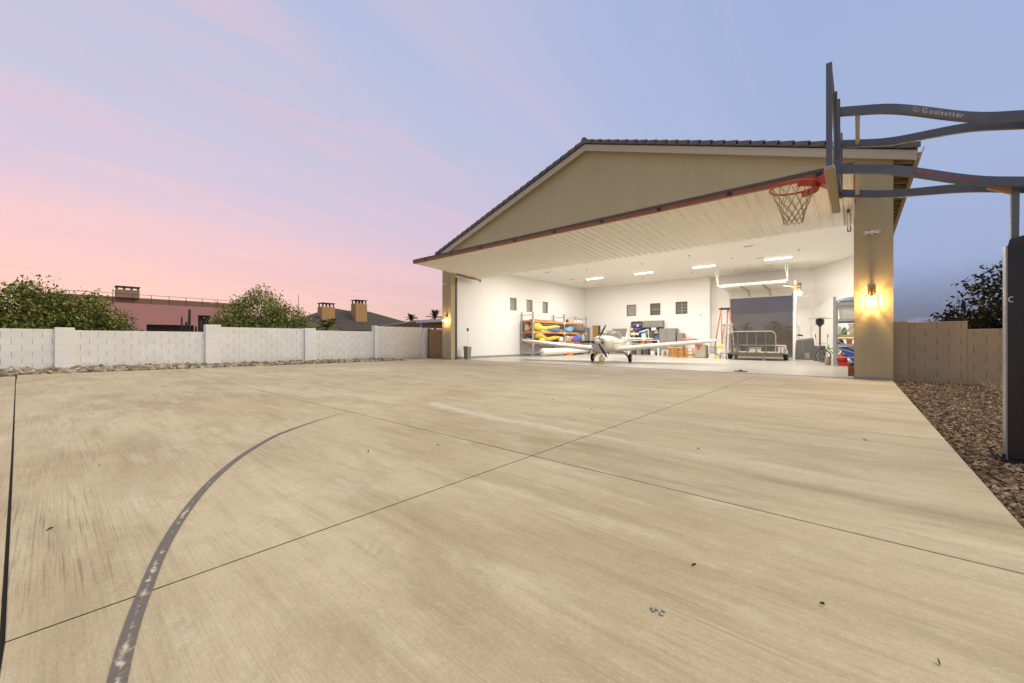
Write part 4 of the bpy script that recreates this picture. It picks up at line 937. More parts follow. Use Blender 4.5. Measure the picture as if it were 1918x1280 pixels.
t = T('bicycle', 'small bicycle with green frame partly hidden behind the grey rack', 'bicycle', (-.95, 25.2, 0), R(0))
def bwheel(x):
    b = MB(); b.tube([(x + .30 * math.cos(a), 0, .32 + .30 * math.sin(a)) for a in [2 * PI * k / 28 for k in range(29)]], .024, 6); w = b.build('wheel', rubber, t)
    b = MB(); b.tube([(x + .27 * math.cos(a), 0, .32 + .27 * math.sin(a)) for a in [2 * PI * k / 28 for k in range(29)]], .01, 5)
    for k in range(10): a = 2 * PI * k / 10; b.tube([(x, 0, .32), (x + .27 * math.cos(a), 0, .32 + .27 * math.sin(a))], .004, 4)
    b.build('rim', alum, w)
bwheel(-.32); bwheel(.62)
b = MB(); G = {'a': (-.32, 0, .32), 'h': (-.14, 0, .72), 's': (.32, 0, .68), 'c': (.16, 0, .32), 'r': (.62, 0, .32)}
for p, q in (('h', 's'), ('h', 'c'), ('c', 's'), ('c', 'r'), ('s', 'r')): b.tube([G[p], G[q]], .025, 7)
b.build('frame', green, t); b = MB(); b.tube([G['a'], G['h'], (-.10, 0, .85)], .02, 7); b.tube([(-.10, -.25, .88), (-.10, .25, .88)], .015, 6); b.build('fork', dark_metal, t); b = MB(); b.cbox((.2, -.07, .72), (.45, .07, .78), .025); b.tube([(.32, 0, .68), (.32, 0, .73)], .015, 6); b.build('saddle', black, t)

rk = T('storage_rack', 'grey steel storage rack packed with gear beside the right pillar', 'storage rack', (-.2, 22.3, 0))
def Q(): return MB((-.2, 22.3, 0))
for y in (22.3, 24.6):
    b = Q()
    for x in (-.74, .40): b.box((x - .05, y - .04, 0), (x + .05, y + .04, 3.0)); b.box((x - .09, y - .07, 0), (x + .09, y + .07, .012))
    for z in (.35, 1.15, 2.6): b.box((-.69, y - .02, z), (.35, y + .02, z + .05))
    b.beam((-.69, y, 1.28), (.35, y, 2.0), .045, .04); b.beam((-.69, y, 1.1), (.35, y, .45), .045, .04); b.build('upright_frame', galv, rk)
for z, m_ in ((.16, galv), (.95, galv), (1.36, M('yellow_beam', (.55, .36, .04), .5)), (2.02, galv), (2.75, galv)):
    for yy in (22.36, 24.54):
        b = Q(); b.box((-.69, yy - .02 - .03, z - .10), (.35, yy - .02 + .03, z)); b.build('cross_beam', m_, rk)
    b = Q(); b.box((-.72, 22.40, z - .03), (.40, 24.5, z - .006)); b.build('deck', galv, rk)
crate('clear_tote', 'bin', 'large clear tote on the second highest shelf of the right rack', (-.62, 22.42, 2.021), (.30, 23.2, 2.62), M('milky_plastic', (.62, .61, .58), .35), lid=grey_cab)
soft('folded_tarp', 'tarp', 'pale blue folded cover on top of the right rack', (-.2, 22.9, 2.75 + .10), (.45, .5, .14), 31, M('pale_blue', (.32, .36, .50), .7), .15)
crate('orange_case', 'case', 'flat orange case on top of the pale blue cover', (.05, 22.42, 2.78), (.38, 22.8, 2.87), orange)
crate('clear_tote', 'bin', 'white translucent tote on the middle shelf of the right rack', (-.28, 22.42, 1.361), (.32, 23.1, 1.82), M('milky_plastic'), lid=cream)
soft('gear_pile', 'gear', 'purple bag on the middle shelf of the right rack above the totes', (-.42, 22.6, 1.93), (.2, .15, .08), 33, M('violet', (.22, .05, .28), .7), .3)
soft('gear_pile', 'gear', 'brown folded blanket beside the purple bag', (.1, 22.6, 1.92), (.28, .15, .07), 34, M('brownish', (.30, .20, .08), .8), .3)
crate('spray_bottle', 'bottle', 'white bottle at the left of the middle right rack shelf', (-.66, 22.45, 1.361), (-.52, 22.6, 1.70), cream)
soft('gear_pile', 'gear', 'teal and white bottles left of the translucent tote', (-.42, 22.5, 1.36 + .12), (.1, .1, .17), 35, M('teal', (.08, .30, .28), .5, var=.6), .3)
crate('red_can', 'can', 'orange red jug on the low shelf of the right rack', (-.35, 22.45, .951), (-.15, 22.7, 1.16), orange)
crate('red_can', 'can', 'brown jug on the low shelf of the right rack', (.0, 22.45, .951), (.2, 22.7, 1.14), M('brownish'))
soft('gear_pile', 'gear', 'coiled dark hose on the low shelf at the left end', (-.56, 22.6, .95 + .1), (.11, .2, .13), 36, grey_dark, .3)
t = T('blue_tarp_sheet', 'bright blue tarp draped under the lowest shelf of the right rack', 'tarp', (-.1, 22.5, .2)); b = MB(); b.prism([(-.55, .62), (.45, .66), (.46, .0), (-.05, .0)], 'y', -.06, .02); b.build('sheet', bluecloth, t)
b = MB(); b.tube([(-.62, -.07, .6), (.5, -.075, .2)], .022, 6); b.build('pole', M('pale_pole', (.6, .55, .42), .6), t)
soft('red_bag', 'bag', 'red gear bag at the bottom of the right rack', (-.5, 22.5, .16 + .14), (.2, .18, .2), 37, red, .3)
crate('red_case', 'case', 'red flat case on the floor under the right rack', (-.62, 22.2, .0), (-.25, 22.55, .16), red)
crate('tool_case', 'case', 'black tool case on the floor at the right end of the right rack', (-.2, 22.2, .0), (.35, 22.5, .15), black)
soft('gear_pile', 'gear', 'tan work boots on the floor left of the right rack', (-.98, 22.6, .16), (.12, .14, .2), 38, M('boot', (.34, .26, .17), .8), .3)
# bin + pole by the left pillar
t = T('push_sweeper', 'grey bin with an upright handle just inside the left door jamb', 'waste bin', (-17.55, 16.2, 0)); b = MB(); b.loft([[(-.15, -.13, 0), (.15, -.13, 0), (.15, .13, 0), (-.15, .13, 0)], [(-.18, -.16, .72), (.18, -.16, .72), (.18, .16, .72), (-.18, .16, .72)]]); b.build('body', grey_cab, t); b = MB(); b.cbox((-.19, -.17, .721), (.19, .17, .77), .015); b.build('lid', cream, t); b = MB(); b.tube([(.02, 0, .77), (.05, 0, 1.65)], .014, 6); b.build('handle', cream, t); b = MB(); b.box((-.02, -.03, 1.65), (.08, .03, 1.83)); b.build('grip', black, t)
t.name = 'waste_bin'

# ------------------------------------------------------------------ block walls
block, nt, bs = newmat('block_wall')
def blockmat(key, col, axis):
    m, nt, b = newmat(key); co = nd(nt, 'ShaderNodeTexCoord').outputs['Object']
    sp = nd(nt, 'ShaderNodeSeparateXYZ'); nt.links.new(co, sp.inputs[0]); cb = nd(nt, 'ShaderNodeCombineXYZ')
    nt.links.new(sp.outputs[axis], cb.inputs[0]); nt.links.new(sp.outputs[2], cb.inputs[1])
    br = nd(nt, 'ShaderNodeTexBrick'); nt.links.new(cb.outputs[0], br.inputs['Vector']); br.offset = .5
    br.inputs['Scale'].default_value = 1; br.inputs['Brick Width'].default_value = .43; br.inputs['Row Height'].default_value = .213; br.inputs['Mortar Size'].default_value = .006; br.inputs['Mortar Smooth'].default_value = .2
    # the head joints stay deep, the bed joints are struck nearly flush
    row = mth(nt, 'ABSOLUTE', mth(nt, 'SUBTRACT', mth(nt, 'FRACT', mth(nt, 'DIVIDE', sp.outputs[2], .213)), .5))
    bed = mth(nt, 'GREATER_THAN', row, .45)
    head = mth(nt, 'MULTIPLY', br.outputs['Fac'], mth(nt, 'SUBTRACT', 1., mth(nt, 'MULTIPLY', bed, .9)))
    f = noise(nt, co, 1.6, 5); c = mixc(nt, f, tuple(x * .9 for x in col), tuple(x * 1.08 for x in col))
    c = mixc(nt, mth(nt, 'MULTIPLY', noise(nt, mapping(nt, co, (6, 6, .8)), 1., 5), .25), c, tuple(x * .7 for x in col))
    br.inputs['Color1'].default_value = (.955, .955, .95, 1); br.inputs['Color2'].default_value = (1.02, 1.02, 1.02, 1); br.inputs['Mortar'].default_value = (.98, .98, .98, 1)
    c = mixc(nt, 1., c, br.outputs['Color'], 'MULTIPLY')
    dirt = ramp(nt, mth(nt, 'ADD', sp.outputs[2], mth(nt, 'MULTIPLY', noise(nt, co, 5., 5), .5)), [(.36, 1.), (.72, 0.)])
    c = mixc(nt, mth(nt, 'MULTIPLY', dirt, .28), c, (.33, .25, .16))
    c = mixc(nt, mth(nt, 'MULTIPLY', head, .80), c, tuple(x * .2 for x in col))
    nt.links.new(c, b.inputs['Base Color']); b.inputs['Roughness'].default_value = .95
    bn = nd(nt, 'ShaderNodeBump'); bn.inputs['Strength'].default_value = .6; bn.inputs['Distance'].default_value = .01
    hgt = mth(nt, 'SUBTRACT', mth(nt, 'MULTIPLY', noise(nt, co, 70, 5), .25), head)
    nt.links.new(hgt, bn.inputs['Height']); nt.links.new(bn.outputs[0], b.inputs['Normal'])
    return m
bl = blockmat('block_left', (.78, .77, .74), 1); br_ = blockmat('block_right', (.46, .34, .19), 0)
plain_l = M('block_pier', (.78, .77, .74), .95, var=.08, scale=3, bump=.4, bscale=60); plain_r = M('block_pier_tan', (.46, .34, .19), .95, var=.08, scale=3, bump=.4, bscale=60)
wl = T('block_wall', 'long pale painted block wall stepping up along the left edge of the driveway', 'wall', (-20.5, 0, -.1))
WO = (-20.5, 0, -.1)
for (y0, y1, zt, m_) in ((-14, .05, 1.48, bl), (.51, 4.16, 1.45, bl), (4.69, 8.1, 1.67, bl), (8.61, 11.82, 1.60, bl), (12.02, 15.1, 1.90, bl)):
    b = MB(WO); b.cbox((-20.70, y0, -.1), (-20.5, y1, zt), .01); b.build('wall_panel', m_, wl)
for y0, y1, zt in ((.05, .51, 1.54), (4.16, 4.69, 1.76), (8.1, 8.61, 1.70), (11.82, 12.02, 1.93), (15.1, 15.5, 1.88)):
    b = MB(WO); b.cbox((-20.76, y0, -.1), (-20.40, y1, zt), .012); p_ = b.build('pier', plain_l, wl)
    b = MB(WO)
    for k in range(1, 9):
        z = -.1 + .213 * k
        if z < zt - .05: b.box((-20.4005, y0 + .012, z - .003), (-20.399, y1 - .012, z + .003))
    b.build('bed_joint', M('joint_shadow', (.60, .58, .54), .9), p_)  # bed joints drawn as thin greyer lines on the pier
wr = T('block_wall', 'tan block wall with stepped top behind the gravel at the right', 'wall', (.75, 15.4, -.1)); WO = (.75, 15.4, -.1)
b = MB(WO); b.cbox((1.06, 15.42, -.1), (2.15, 15.62, 1.60), .008); b.build('wall_panel', br_, wr)
b = MB(WO); b.cbox((2.15, 15.421, -.1), (9, 15.62, 1.39), .008); b.build('wall_panel', br_, wr)
b = MB(WO); b.cbox((.76, 15.36, -.1), (1.06, 15.66, 1.63), .01); b.build('pier', plain_r, wr)
b = MB(WO)
for k in range(1, 8): b.box((.775, 15.3585, -.1 + .213 * k - .003), (1.045, 15.36, -.1 + .213 * k + .003))
b.build('bed_joint', M('joint_shadow_tan', (.26, .21, .15), .9), wr)  # joint lines in a darker brown than the tan pier
# gate
gt = T('slatted_gate', 'brown vertical slat gate between the block wall and the left pillar', 'gate', (-19.4, 15.3, 0)); slat = M('gate_slat', (.30, .17, .07), .7, var=.25, scale=7)
for k in range(9):
    x = -.68 + .165 * k; b = MB(); b.cbox((x, -.015, .08), (x + .13, .015, 1.78), .006); b.build('slat', slat, gt)
b = MB(); b.box((-.74, -.03, .0), (-.69, .03, 1.86)); b.box((.80, -.03, .0), (.85, .03, 1.86)); b.box((-.68, .016, .2), (.8, .05, .28)); b.box((-.68, .016, 1.5), (.8, .05, 1.58)); b.build('gate_frame', dark_metal, gt)
b = MB(); b.box((-.20, .06, .0), (1.0, .07, 1.75)); b = None
# slab strip under the gate
b = MB(); b.box((-20.4, 13.0, -.12), (-18.41, 24, -.015)); S(b.build('side_path', M('side_path', (.40, .33, .24), .9, var=.15)))

# ------------------------------------------------------------------ basketball system
bk = T('basketball_hoop', 'basketball hoop with edge on backboard, long black arms and padded pole', 'basketball hoop', (1.4, 6.2, -.1)); BO = (1.4, 6.2, -.1)
def B(): return MB(BO)
bframe = M('hoop_black', (.12, .125, .14), .45, metal=.1, var=.2)
YN, YF, ZB, ZT = 5.29, 7.12, 2.92, 3.99
b = B()
for lo, hi in (((-.245, YN, ZB), (-.195, YN + .05, ZT)), ((-.245, YF - .05, ZB), (-.195, YF, ZT)), ((-.245, YN + .05, ZT - .05), (-.195, YF - .05, ZT)), ((-.245, YN + .05, ZB), (-.195, YF - .05, ZB + .05))): b.box(lo, hi)
bf = b.build('backboard', bframe, bk)
gl, nt, bs = newmat('board_glass'); bs.inputs['Base Color'].default_value = (.75, .8, .8, 1); bs.inputs['Alpha'].default_value = .25; bs.inputs['Roughness'].default_value = .05
b = B(); b.box((-.228, YN + .05, ZB + .05), (-.215, YF - .05, ZT - .05)); b.build('glass', gl, bf)
b = B(); b.cbox((-.262, YN - .01, ZB - .055), (-.172, YF + .01, ZB - .002), .01); b.build('edge_pad', M('board_pad', (.40, .34, .22), .7, var=.1), bf)
b = B()
for y in (5.72, 6.68): b.box((-.19, y - .03, ZB + .02), (-.14, y + .03, ZT - .22))
b.box((-.19, 5.75, 3.6), (-.15, 6.65, 3.66)); b.box((-.19, 5.75, 2.99), (-.15, 6.65, 3.05)); b.beam((-.17, 5.72, 3.1), (-.17, 5.35, 3.7), .03, .04); b.beam((-.17, 6.68, 3.1), (-.17, 7.05, 3.7), .03, .04); b.build('mount_frame', bframe, bk)
rimm = M('rim_red', (.55, .055, .02), .45, var=.15); RC = Vector((-.615, 6.2, 3.05)); rr = .25
b = B(); b.smooth = True; b.tube([RC + Vector((rr * math.cos(a), rr * math.sin(a), 0)) for a in [2 * PI * k / 40 for k in range(41)]], .014, 8, cap=False); rim = b.build('rim', rimm, bk)
b = B(); b.loft([[(-.262, 6.08, 3.13), (-.262, 6.32, 3.13), (-.262, 6.32, 2.97), (-.262, 6.08, 2.97)], [(-.36, 6.10, 3.09), (-.36, 6.30, 3.09), (-.36, 6.30, 3.03), (-.36, 6.10, 3.03)], [(-.44, 6.04, 3.075), (-.44, 6.36, 3.075), (-.44, 6.36, 3.05), (-.44, 6.04, 3.05)]]); b.build('rim_bracket', rimm, rim)
# shield under the ring
b = B(); secs = []
for k in range(21):
    a = R(-75 + 7.5 * k); secs.append([RC + Vector(((rr + q) * math.cos(a), (rr + q) * math.sin(a), z)) for q, z in ((-.004, -.008), (.014, -.008), (.014, -.075), (-.004, -.075))])
b.loft(secs); b.build('rim_shield', rimm, rim)
b = B(); rows = [(.243, -.01), (.20, -.13), (.165, -.22), (.14, -.29), (.122, -.35), (.112, -.41), (.108, -.45)]; NL = 12
rn = random.Random(3)
def npt(j, k):
    r_, z = rows[j]; a = 2 * PI * (k + .5 * (j % 2)) / NL + (0 if j == 0 else rn_a[j][k % NL]); return RC + Vector((r_ * math.cos(a), r_ * math.sin(a), z + (0 if j == 0 else rn_z[j][k % NL])))
rn_a = [[rn.uniform(-.06, .06) for _ in range(NL)] for _ in rows]; rn_z = [[rn.uniform(-.01, .01) for _ in range(NL)] for _ in rows]
for j in range(len(rows) - 1):
    for k in range(NL):
        for dk in ((0, 1) if j % 2 else (0, -1)):
            p, q = npt(j, k), npt(j + 1, k + dk); md = (p + q) / 2; md -= Vector(((md - RC).x, (md - RC).y, 0)) * .05
            b.tube([p, md, q], .0045, 5)
b.build('net', M('net_cord', (.42, .33, .20), .9, var=.5, scale=25), rim)
def armpath(z, side):
    y0 = 6.2 + side * .48; y1 = 6.2 + side * .10; pts = []
    for k in range(17):
        s_ = k / 16; x = -.15 + 1.45 * s_; q = max(0, min(1, (s_ - .20) / .62)); q = q * q * (3 - 2 * q)
        pts.append((x, y0 + (y1 - y0) * q, z - .28 * (x + .15)))
    return pts
arms = {}
for z in (3.0, 3.636):
    for side in (-1, 1):
        b = B(); b.sweep(armpath(z, side), .045, .088); arms[(z, side)] = b.build('arm', bframe, bk)
for z in (3.0, 3.636):
    b = B(); b.box((-.015, 5.745, z - .07), (.025, 6.655, z - .012)); b.build('cross_bar', M('cross_grey', (.42, .38, .32), .5, metal=.3), bk)
b = B(); b.box((1.30, 6.05, -.1), (1.46, 6.35, 3.4)); b.build('pole', bframe, bk)
b = B(); b.beam((1.17, 6.2, 2.0), (1.175, 6.2, 2.60), .05, .05); b.m = 1; b.beam((1.17, 6.2, 2.56), (1.0, 6.2, 2.66), .04, .05); b.build('actuator', [M('actuator_grey', (.18, .175, .17), .4, metal=.4), wood_tan], bk)
b = B(); b.loft([[(1.115, 6.13, z), (1.62, 6.13, z), (1.62, 6.38, z), (1.15, 6.31, z)] for z in (-.05, 2.02)] + [[(1.13, 6.14, 2.09), (1.62, 6.14, 2.24), (1.62, 6.37, 2.24), (1.16, 6.30, 2.09)]]); pad = b.build('pole_pad', M('pad_black', (.036, .026, .018), .35, var=.3, scale=2), bk)
b = B(); b.loft([[(1.098, 6.205, z), (1.103, 6.128, z), (1.1145, 6.128, z), (1.108, 6.205, z)] for z in (-.04, 2.03)]); b.build('pad_edge', M('pad_edge', (.36, .345, .33), .35, metal=.3), pad)
b = B(); b.tube([(1.14 + .018 * math.cos(a), 6.125, 1.50 + .025 * math.sin(a)) for a in [R(60 + 24 * k) for k in range(11)]], .005, 5); b.build('hook', cream, pad)
b = B(); b.box((1.09, 6.09, -.09), (1.5, 6.4, -.06)); b.tube([(1.08, 6.06, -.05), (1.08, 6.06, .0)], .015, 6); b.tube([(1.03, 6.1, -.06), (1.0, 6.15, .03), (1.05, 6.25, .04)], .012, 6); b.build('anchor_plate', dark_metal, bk)
def text(mb, body, size, fn, bold=0.):
    """one letter, turned into mesh and laid on the near face of an arm"""
    cu = bpy.data.curves.new('letter', 'FONT'); cu.body = body; cu.size = size; cu.extrude = .001; cu.offset = bold; cu.shear = .22; cu.resolution_u = 3
    o = bpy.data.objects.new('letter', cu); COL.objects.link(o); dg = bpy.context.evaluated_depsgraph_get()
    me = bpy.data.meshes.new_from_object(o.evaluated_get(dg)); M_ = fn()
    mb.add([M_ @ v.co for v in me.vertices], [tuple(p.vertices) for p in me.polygons])
    wd = max(v.co.x for v in me.vertices) - .18 * size
    bpy.data.objects.remove(o); bpy.data.curves.remove(cu); bpy.data.meshes.remove(me); return wd
def armframe(z, side, x, dzz=0.):
    """a frame on the near face of an arm at x"""
    p = armpath(z, side); 
    for i in range(len(p) - 1):
        if p[i][0] <= x <= p[i + 1][0]: break
    a, c = Vector(p[i]), Vector(p[i + 1]); d = (c - a).normalized(); pos = a + (c - a) * ((x - a.x) / (c.x - a.x)); n_ = d.cross(Vector((0, 0, 1))).normalized()
    m3 = Matrix((d, Vector((0, 0, 1)), n_)).transposed().to_4x4()
    return Matrix.Translation(pos + n_ * .0235 + Vector((0, 0, dzz))) @ m3
let_w = M('letter_tan', (.55, .45, .36), .5); let_r = M('letter_red', (.50, .07, .04), .5)
word = 'Goalsetter'; x = .485; wid = {'G': .043, 'o': .034, 'a': .034, 'l': .017, 's': .031, 'e': .034, 't': .024, 'r': .024}
lb = MB(BO)
for ch in word:
    x += text(lb, ch, .072, lambda x=x: armframe(3.636, -1, x, -.024), .0012) + .009
lb.build('lettering', let_w, arms[(3.636, -1)])
b = MB(BO); fm = armframe(3.636, -1, .445); 
ring = [fm @ Vector((.028 * math.cos(a), .028 * math.sin(a), 0)) for a in [2 * PI * k / 24 for k in range(25)]]; b.tube(ring, .0025, 5)
for q in (-.012, .0, .012): b.tube([fm @ Vector((q + .3 * (u * u - .0006) * (1 if q >= 0 else -1) * (q != 0) * 12, u, 0)) for u in [-.024 + .008 * k for k in range(7)]], .002, 4)
b.tube([fm @ Vector((-.027, -.004, 0)), fm @ Vector((0, .006, 0)), fm @ Vector((.027, .004, 0))], .002, 4); b.build('ball_emblem', let_w, arms[(3.636, -1)])
x = .41; lb = MB(BO)
wd2 = {'M': .044, 'A': .037, 'D': .037, 'E': .032, ' ': .018, 'i': .012, 'n': .026, 'T': .03, 'h': .026, 'e': .026, 'U': .037, 'S': .034, '*': .03}
for ch in '*MADE in The USA':
    if ch != ' ': x += text(lb, ch, .05 if ch.isupper() or ch == '*' else .036, lambda x=x: armframe(3.0, -1, x, -.02), .001) + .007
    else: lb.build('lettering', let_r, arms[(3.0, -1)]); lb = MB(BO); x += .018
lb.build('lettering', let_r, arms[(3.0, -1)])
b = MB(BO)
for k in range(4):
    fa, fb = armframe(3.0, -1, x + .01, .012 - .010 * k), armframe(3.0, -1, x + .075, .012 - .010 * k); b.beam(fa @ Vector((0, 0, 0)), fb @ Vector((0, 0, 0)), .002, .005)
b.build('flag_emblem', let_r, arms[(3.0, -1)])

# ------------------------------------------------------------------ trees and background
def leafmat(key, cols): 
    m = island_mat(key, cols, .6); return m
lf1 = leafmat('leaf_green', [(.035, .06, .008), (.17, .21, .028), (.06, .09, .012), (.30, .31, .05), (.09, .13, .018), (.45, .43, .11)])
lf2 = leafmat('leaf_light', [(.045, .07, .01), (.22, .25, .035), (.08, .11, .016), (.44, .42, .11), (.13, .17, .026), (.58, .54, .20)])
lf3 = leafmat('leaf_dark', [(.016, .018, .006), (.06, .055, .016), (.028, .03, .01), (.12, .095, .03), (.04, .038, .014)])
bark = M('bark', (.10, .075, .05), .95, var=.3, scale=12)
def tree(name, label, loc, lobes, leaf, nleaf, size, trunk_h, seed, clump=.22):
    q = np.random.RandomState(seed); t = T(name, label, 'tree', loc)
    b = MB(); b.tube([(0, 0, -.1), (.03, .02, trunk_h * .5), (0, 0, trunk_h)], [.13, .10, .08], 8)
    V, F = [], []; tot = sum(l[1][0] * l[1][1] * l[1][2] for l in lobes) 
    for (c, r) in lobes:
        c = np.array(c); r = np.array(r)
        b.tube([(0, 0, trunk_h * .8), tuple((c * .5 + np.array([0, 0, trunk_h * .5]))), tuple(c)], [.06, .04, .015], 6)
        n = int(nleaf * r[0] * r[1] * r[2] / tot); nc = max(8, int(n / 26))
        # twig clumps biased to the shell, with a ragged outline
        d = q.normal(size=(nc, 3)); d /= np.linalg.norm(d, axis=1)[:, None]
        rad = q.uniform(.40, 1.02, nc) ** .6; rad *= 1 + .16 * np.sin(d[:, 0] * 5 + seed) * np.sin(d[:, 1] * 4 + d[:, 2] * 6)
        cc = c + d * r * rad[:, None]
        for k in range(nc):
            if k % 3 == 0: b.tube([tuple(c + (cc[k] - c) * .35), tuple(cc[k])], [.012, .004], 4)
            m = 26; off = np.clip(q.normal(size=(m, 3)), -1.5, 1.5) * clump * np.array([.8, .8, 1.0])
            off += (d[k] * .5 + np.array([0, 0, .6])) * q.uniform(0, .9, (m, 1)) * clump
            p = cc[k] + off
            for i in range(m):
                u = q.normal(size=3); u /= np.linalg.norm(u); w = np.cross(u, q.normal(size=3)); w /= np.linalg.norm(w)
                s_ = size * q.uniform(.6, 1.3); n0 = len(V); nn = np.cross(u, w) * s_ * .15
                V += [tuple(p[i] - u * s_), tuple(p[i] + w * s_ * .45 + nn), tuple(p[i] + u * s_), tuple(p[i] - w * s_ * .45 + nn)]
                F += [(n0, n0 + 1, n0 + 2, n0 + 3)]
    b.build('trunk', bark, t)
    me = bpy.data.meshes.new('crown'); me.from_pydata(V, [], F); me.materials.append(leaf); me.update(); o = bpy.data.objects.new('crown', me); COL.objects.link(o); o.parent = t
    return t
tree('leafy_tree', 'broad dark green leafy tree behind the left end of the block wall', (-23.2, .2, -.1), [((.2, -2.3, 1.8), (1.0, 1.1, .95)), ((0, -.9, 2.1), (1.1, 1.1, 1.05)), ((0, .5, 1.9), (1.0, 1.0, 1.0)), ((.2, 1.5, 1.4), (.9, .6, .75)), ((.3, -.3, 1.3), (1.1, 2.0, .8))], lf1, 24000, .07, 1.2, 1)
tree('leafy_tree', 'rounded yellow green tree behind the middle of the block wall', (-24.2, 7.2, -.1), [((0, .1, 2.45), (1.3, 1.3, 1.25)), ((.2, -1.2, 1.9), (1.0, .9, .9)), ((.2, 1.4, 1.9), (1.1, 1.1, .9)), ((.3, 2.3, 1.4), (.9, .75, .65)), ((.3, .3, 1.4), (1.1, 2.0, .8))], lf2, 22000, .068, 1.2, 2)
tree('leafy_tree', 'dark bushy tree in shadow behind the right block wall', (4.1, 20.6, -.1), [((-.2, 0, 2.4), (1.25, 1.2, 1.2)), ((-1.2, .2, 1.5), (.9, 1.0, .75)), ((1.0, 0, 2.6), (1.4, 1.3, 1.35)), ((.2, .2, 1.3), (1.8, 1.3, .8))], lf3, 12000, .085, 1.3, 3)
def frond_plant(name, label, cat, loc, hgt, nf, lf, mat, trunk_r=.16, seed=1, droop=1.0, group=None):
    q = random.Random(seed); t = T(name, label, cat, loc, 0, group)
    if hgt > .3:
        b = MB(); b.tube([(0, 0, -.1), (.05, 0, hgt * .5), (0, 0, hgt)], [trunk_r * 1.2, trunk_r, trunk_r * .9], 8); b.build('trunk', bark, t)
    b = MB()
    for k in range(nf):
        a = 2 * PI * k / nf + q.uniform(-.2, .2); el = q.uniform(-.2, 1.3); pts = []
        for i in range(8):
            s_ = i / 7; rr_ = lf * s_ * math.cos(el) * (1 - .15 * s_); zz = hgt + lf * s_ * math.sin(el) - droop * .45 * lf * s_ * s_
            pts.append(Vector((rr_ * math.cos(a), rr_ * math.sin(a), zz)))
        b.tube(pts, [.02, .018, .016, .014, .012, .01, .007, .004], 4)
        side = Vector((-math.sin(a), math.cos(a), 0))
        for i in range(1, 8):
            for j in range(3):
                f_ = (j / 3); base = pts[i - 1].lerp(pts[i], f_); dr_ = (pts[i] - pts[i - 1]).normalized()
                ln = lf * .28 * (1 - .5 * abs(i / 7 - .4)); w_ = .02 * lf
                for sg in (-1, 1):
                    tip = base + (side * sg * .8 + dr_ * .6 + Vector((0, 0, -.25 + q.uniform(-.1, .1)))).normalized() * ln
                    b.add([base, base + dr_ * w_ * 2, tip], [(0, 1, 2)])
    b.build('fronds', mat, t); return t
pal = leafmat('palm_leaf', [(.10, .12, .02), (.25, .26, .05), (.16, .17, .03)]); pald = leafmat('palm_dark', [(.02, .02, .008), (.06, .05, .02), (.035, .03, .012)])
frond_plant('palm_plant', 'yellow green arching palm fronds just over the block wall', 'palm', (-25.0, 11.25, -.1), 2.05, 18, 1.2, pal, .1, 5, 1.1)
frond_plant('palm_tree', 'dark palm in front of the left tan chimney', 'palm', (-31, 14.3, -.1), 2.6, 12, .9, pald, .12, 6, 1.3)
frond_plant('palm_tree', 'small fan palm behind the patio roof, left of the pair', 'palm', (-54.5, 38.0, -.1), 4.6, 18, 1.5, pald, .2, 7, .7)
frond_plant('palm_tree', 'fan palm beside the left hangar pillar, right of the pair', 'palm', (-48.4, 38.0, -.1), 4.7, 18, 1.7, pald, .2, 8, .7)
# pink house (facing +X)
hp = T('house', 'pink lit stucco house with railed flat roof behind the left trees', 'house', (-60, 8, -.1)); HO = (-60, 8, -.1)
pk = M('pink_stucco', (.46, .22, .21), .9, var=.08)
b = MB(HO); holed(b, (-60, -2, -.1), (0, 1, 0), (0, 0, 1), 18, 5.27, .4, (1, 0, 0), [(8.9, 13.1, .2, 3.0), (13.5, 14.7, .2, 4.25)]); b.box((-72, -2, -.1), (-60.41, -1.6, 5.15)); b.box((-72, 15.6, -.1), (-60.41, 16, 5.15)); b.box((-72, -1.59, 4.9), (-60.41, 15.59, 5.1)); b.build('wall', pk, hp)
b = MB(HO); b.box((-62.5, -2, 5.11), (-62.0, 17, 5.95)); b.build('roof', M('brown_parapet', (.19, .12, .08), .9), hp)
b = MB(HO)
for k in range(12): y = -2 + 1.55 * k; b.box((-60.3, y, 5.16), (-60.25, y + .05, 6.15))
b.box((-60.3, -2, 6.151), (-60.25, 16, 6.19)); b.build('railing', dark_metal, hp)
b = MB(HO); b.box((-63, 4.6, 5.9), (-61.6, 6.5, 6.75)); ch = b.build('chimney', M('chimney_brown', (.25, .19, .13), .9), hp)
b = MB(HO)
for y in (4.65, 5.25, 5.85, 6.4): b.box((-61.7, y, 6.751), (-61.6, y + .09, 7.05)); b.box((-62.9, y, 6.751), (-62.8, y + .09, 7.05))
b.box((-63.05, 4.55, 7.051), (-61.55, 6.55, 7.15)); b.build('cap', dark_metal, ch)
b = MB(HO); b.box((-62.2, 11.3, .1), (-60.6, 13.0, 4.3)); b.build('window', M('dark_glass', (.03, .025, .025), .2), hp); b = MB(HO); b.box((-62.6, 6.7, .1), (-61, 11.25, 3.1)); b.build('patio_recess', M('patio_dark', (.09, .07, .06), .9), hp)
for y, w in ((11.55, .38), (12.12, .45)): b = MB(HO); b.box((-60.59, y, .8), (-60.55, y + w, 3.9)); b.build('window_panel', M('dark_glass'), hp)
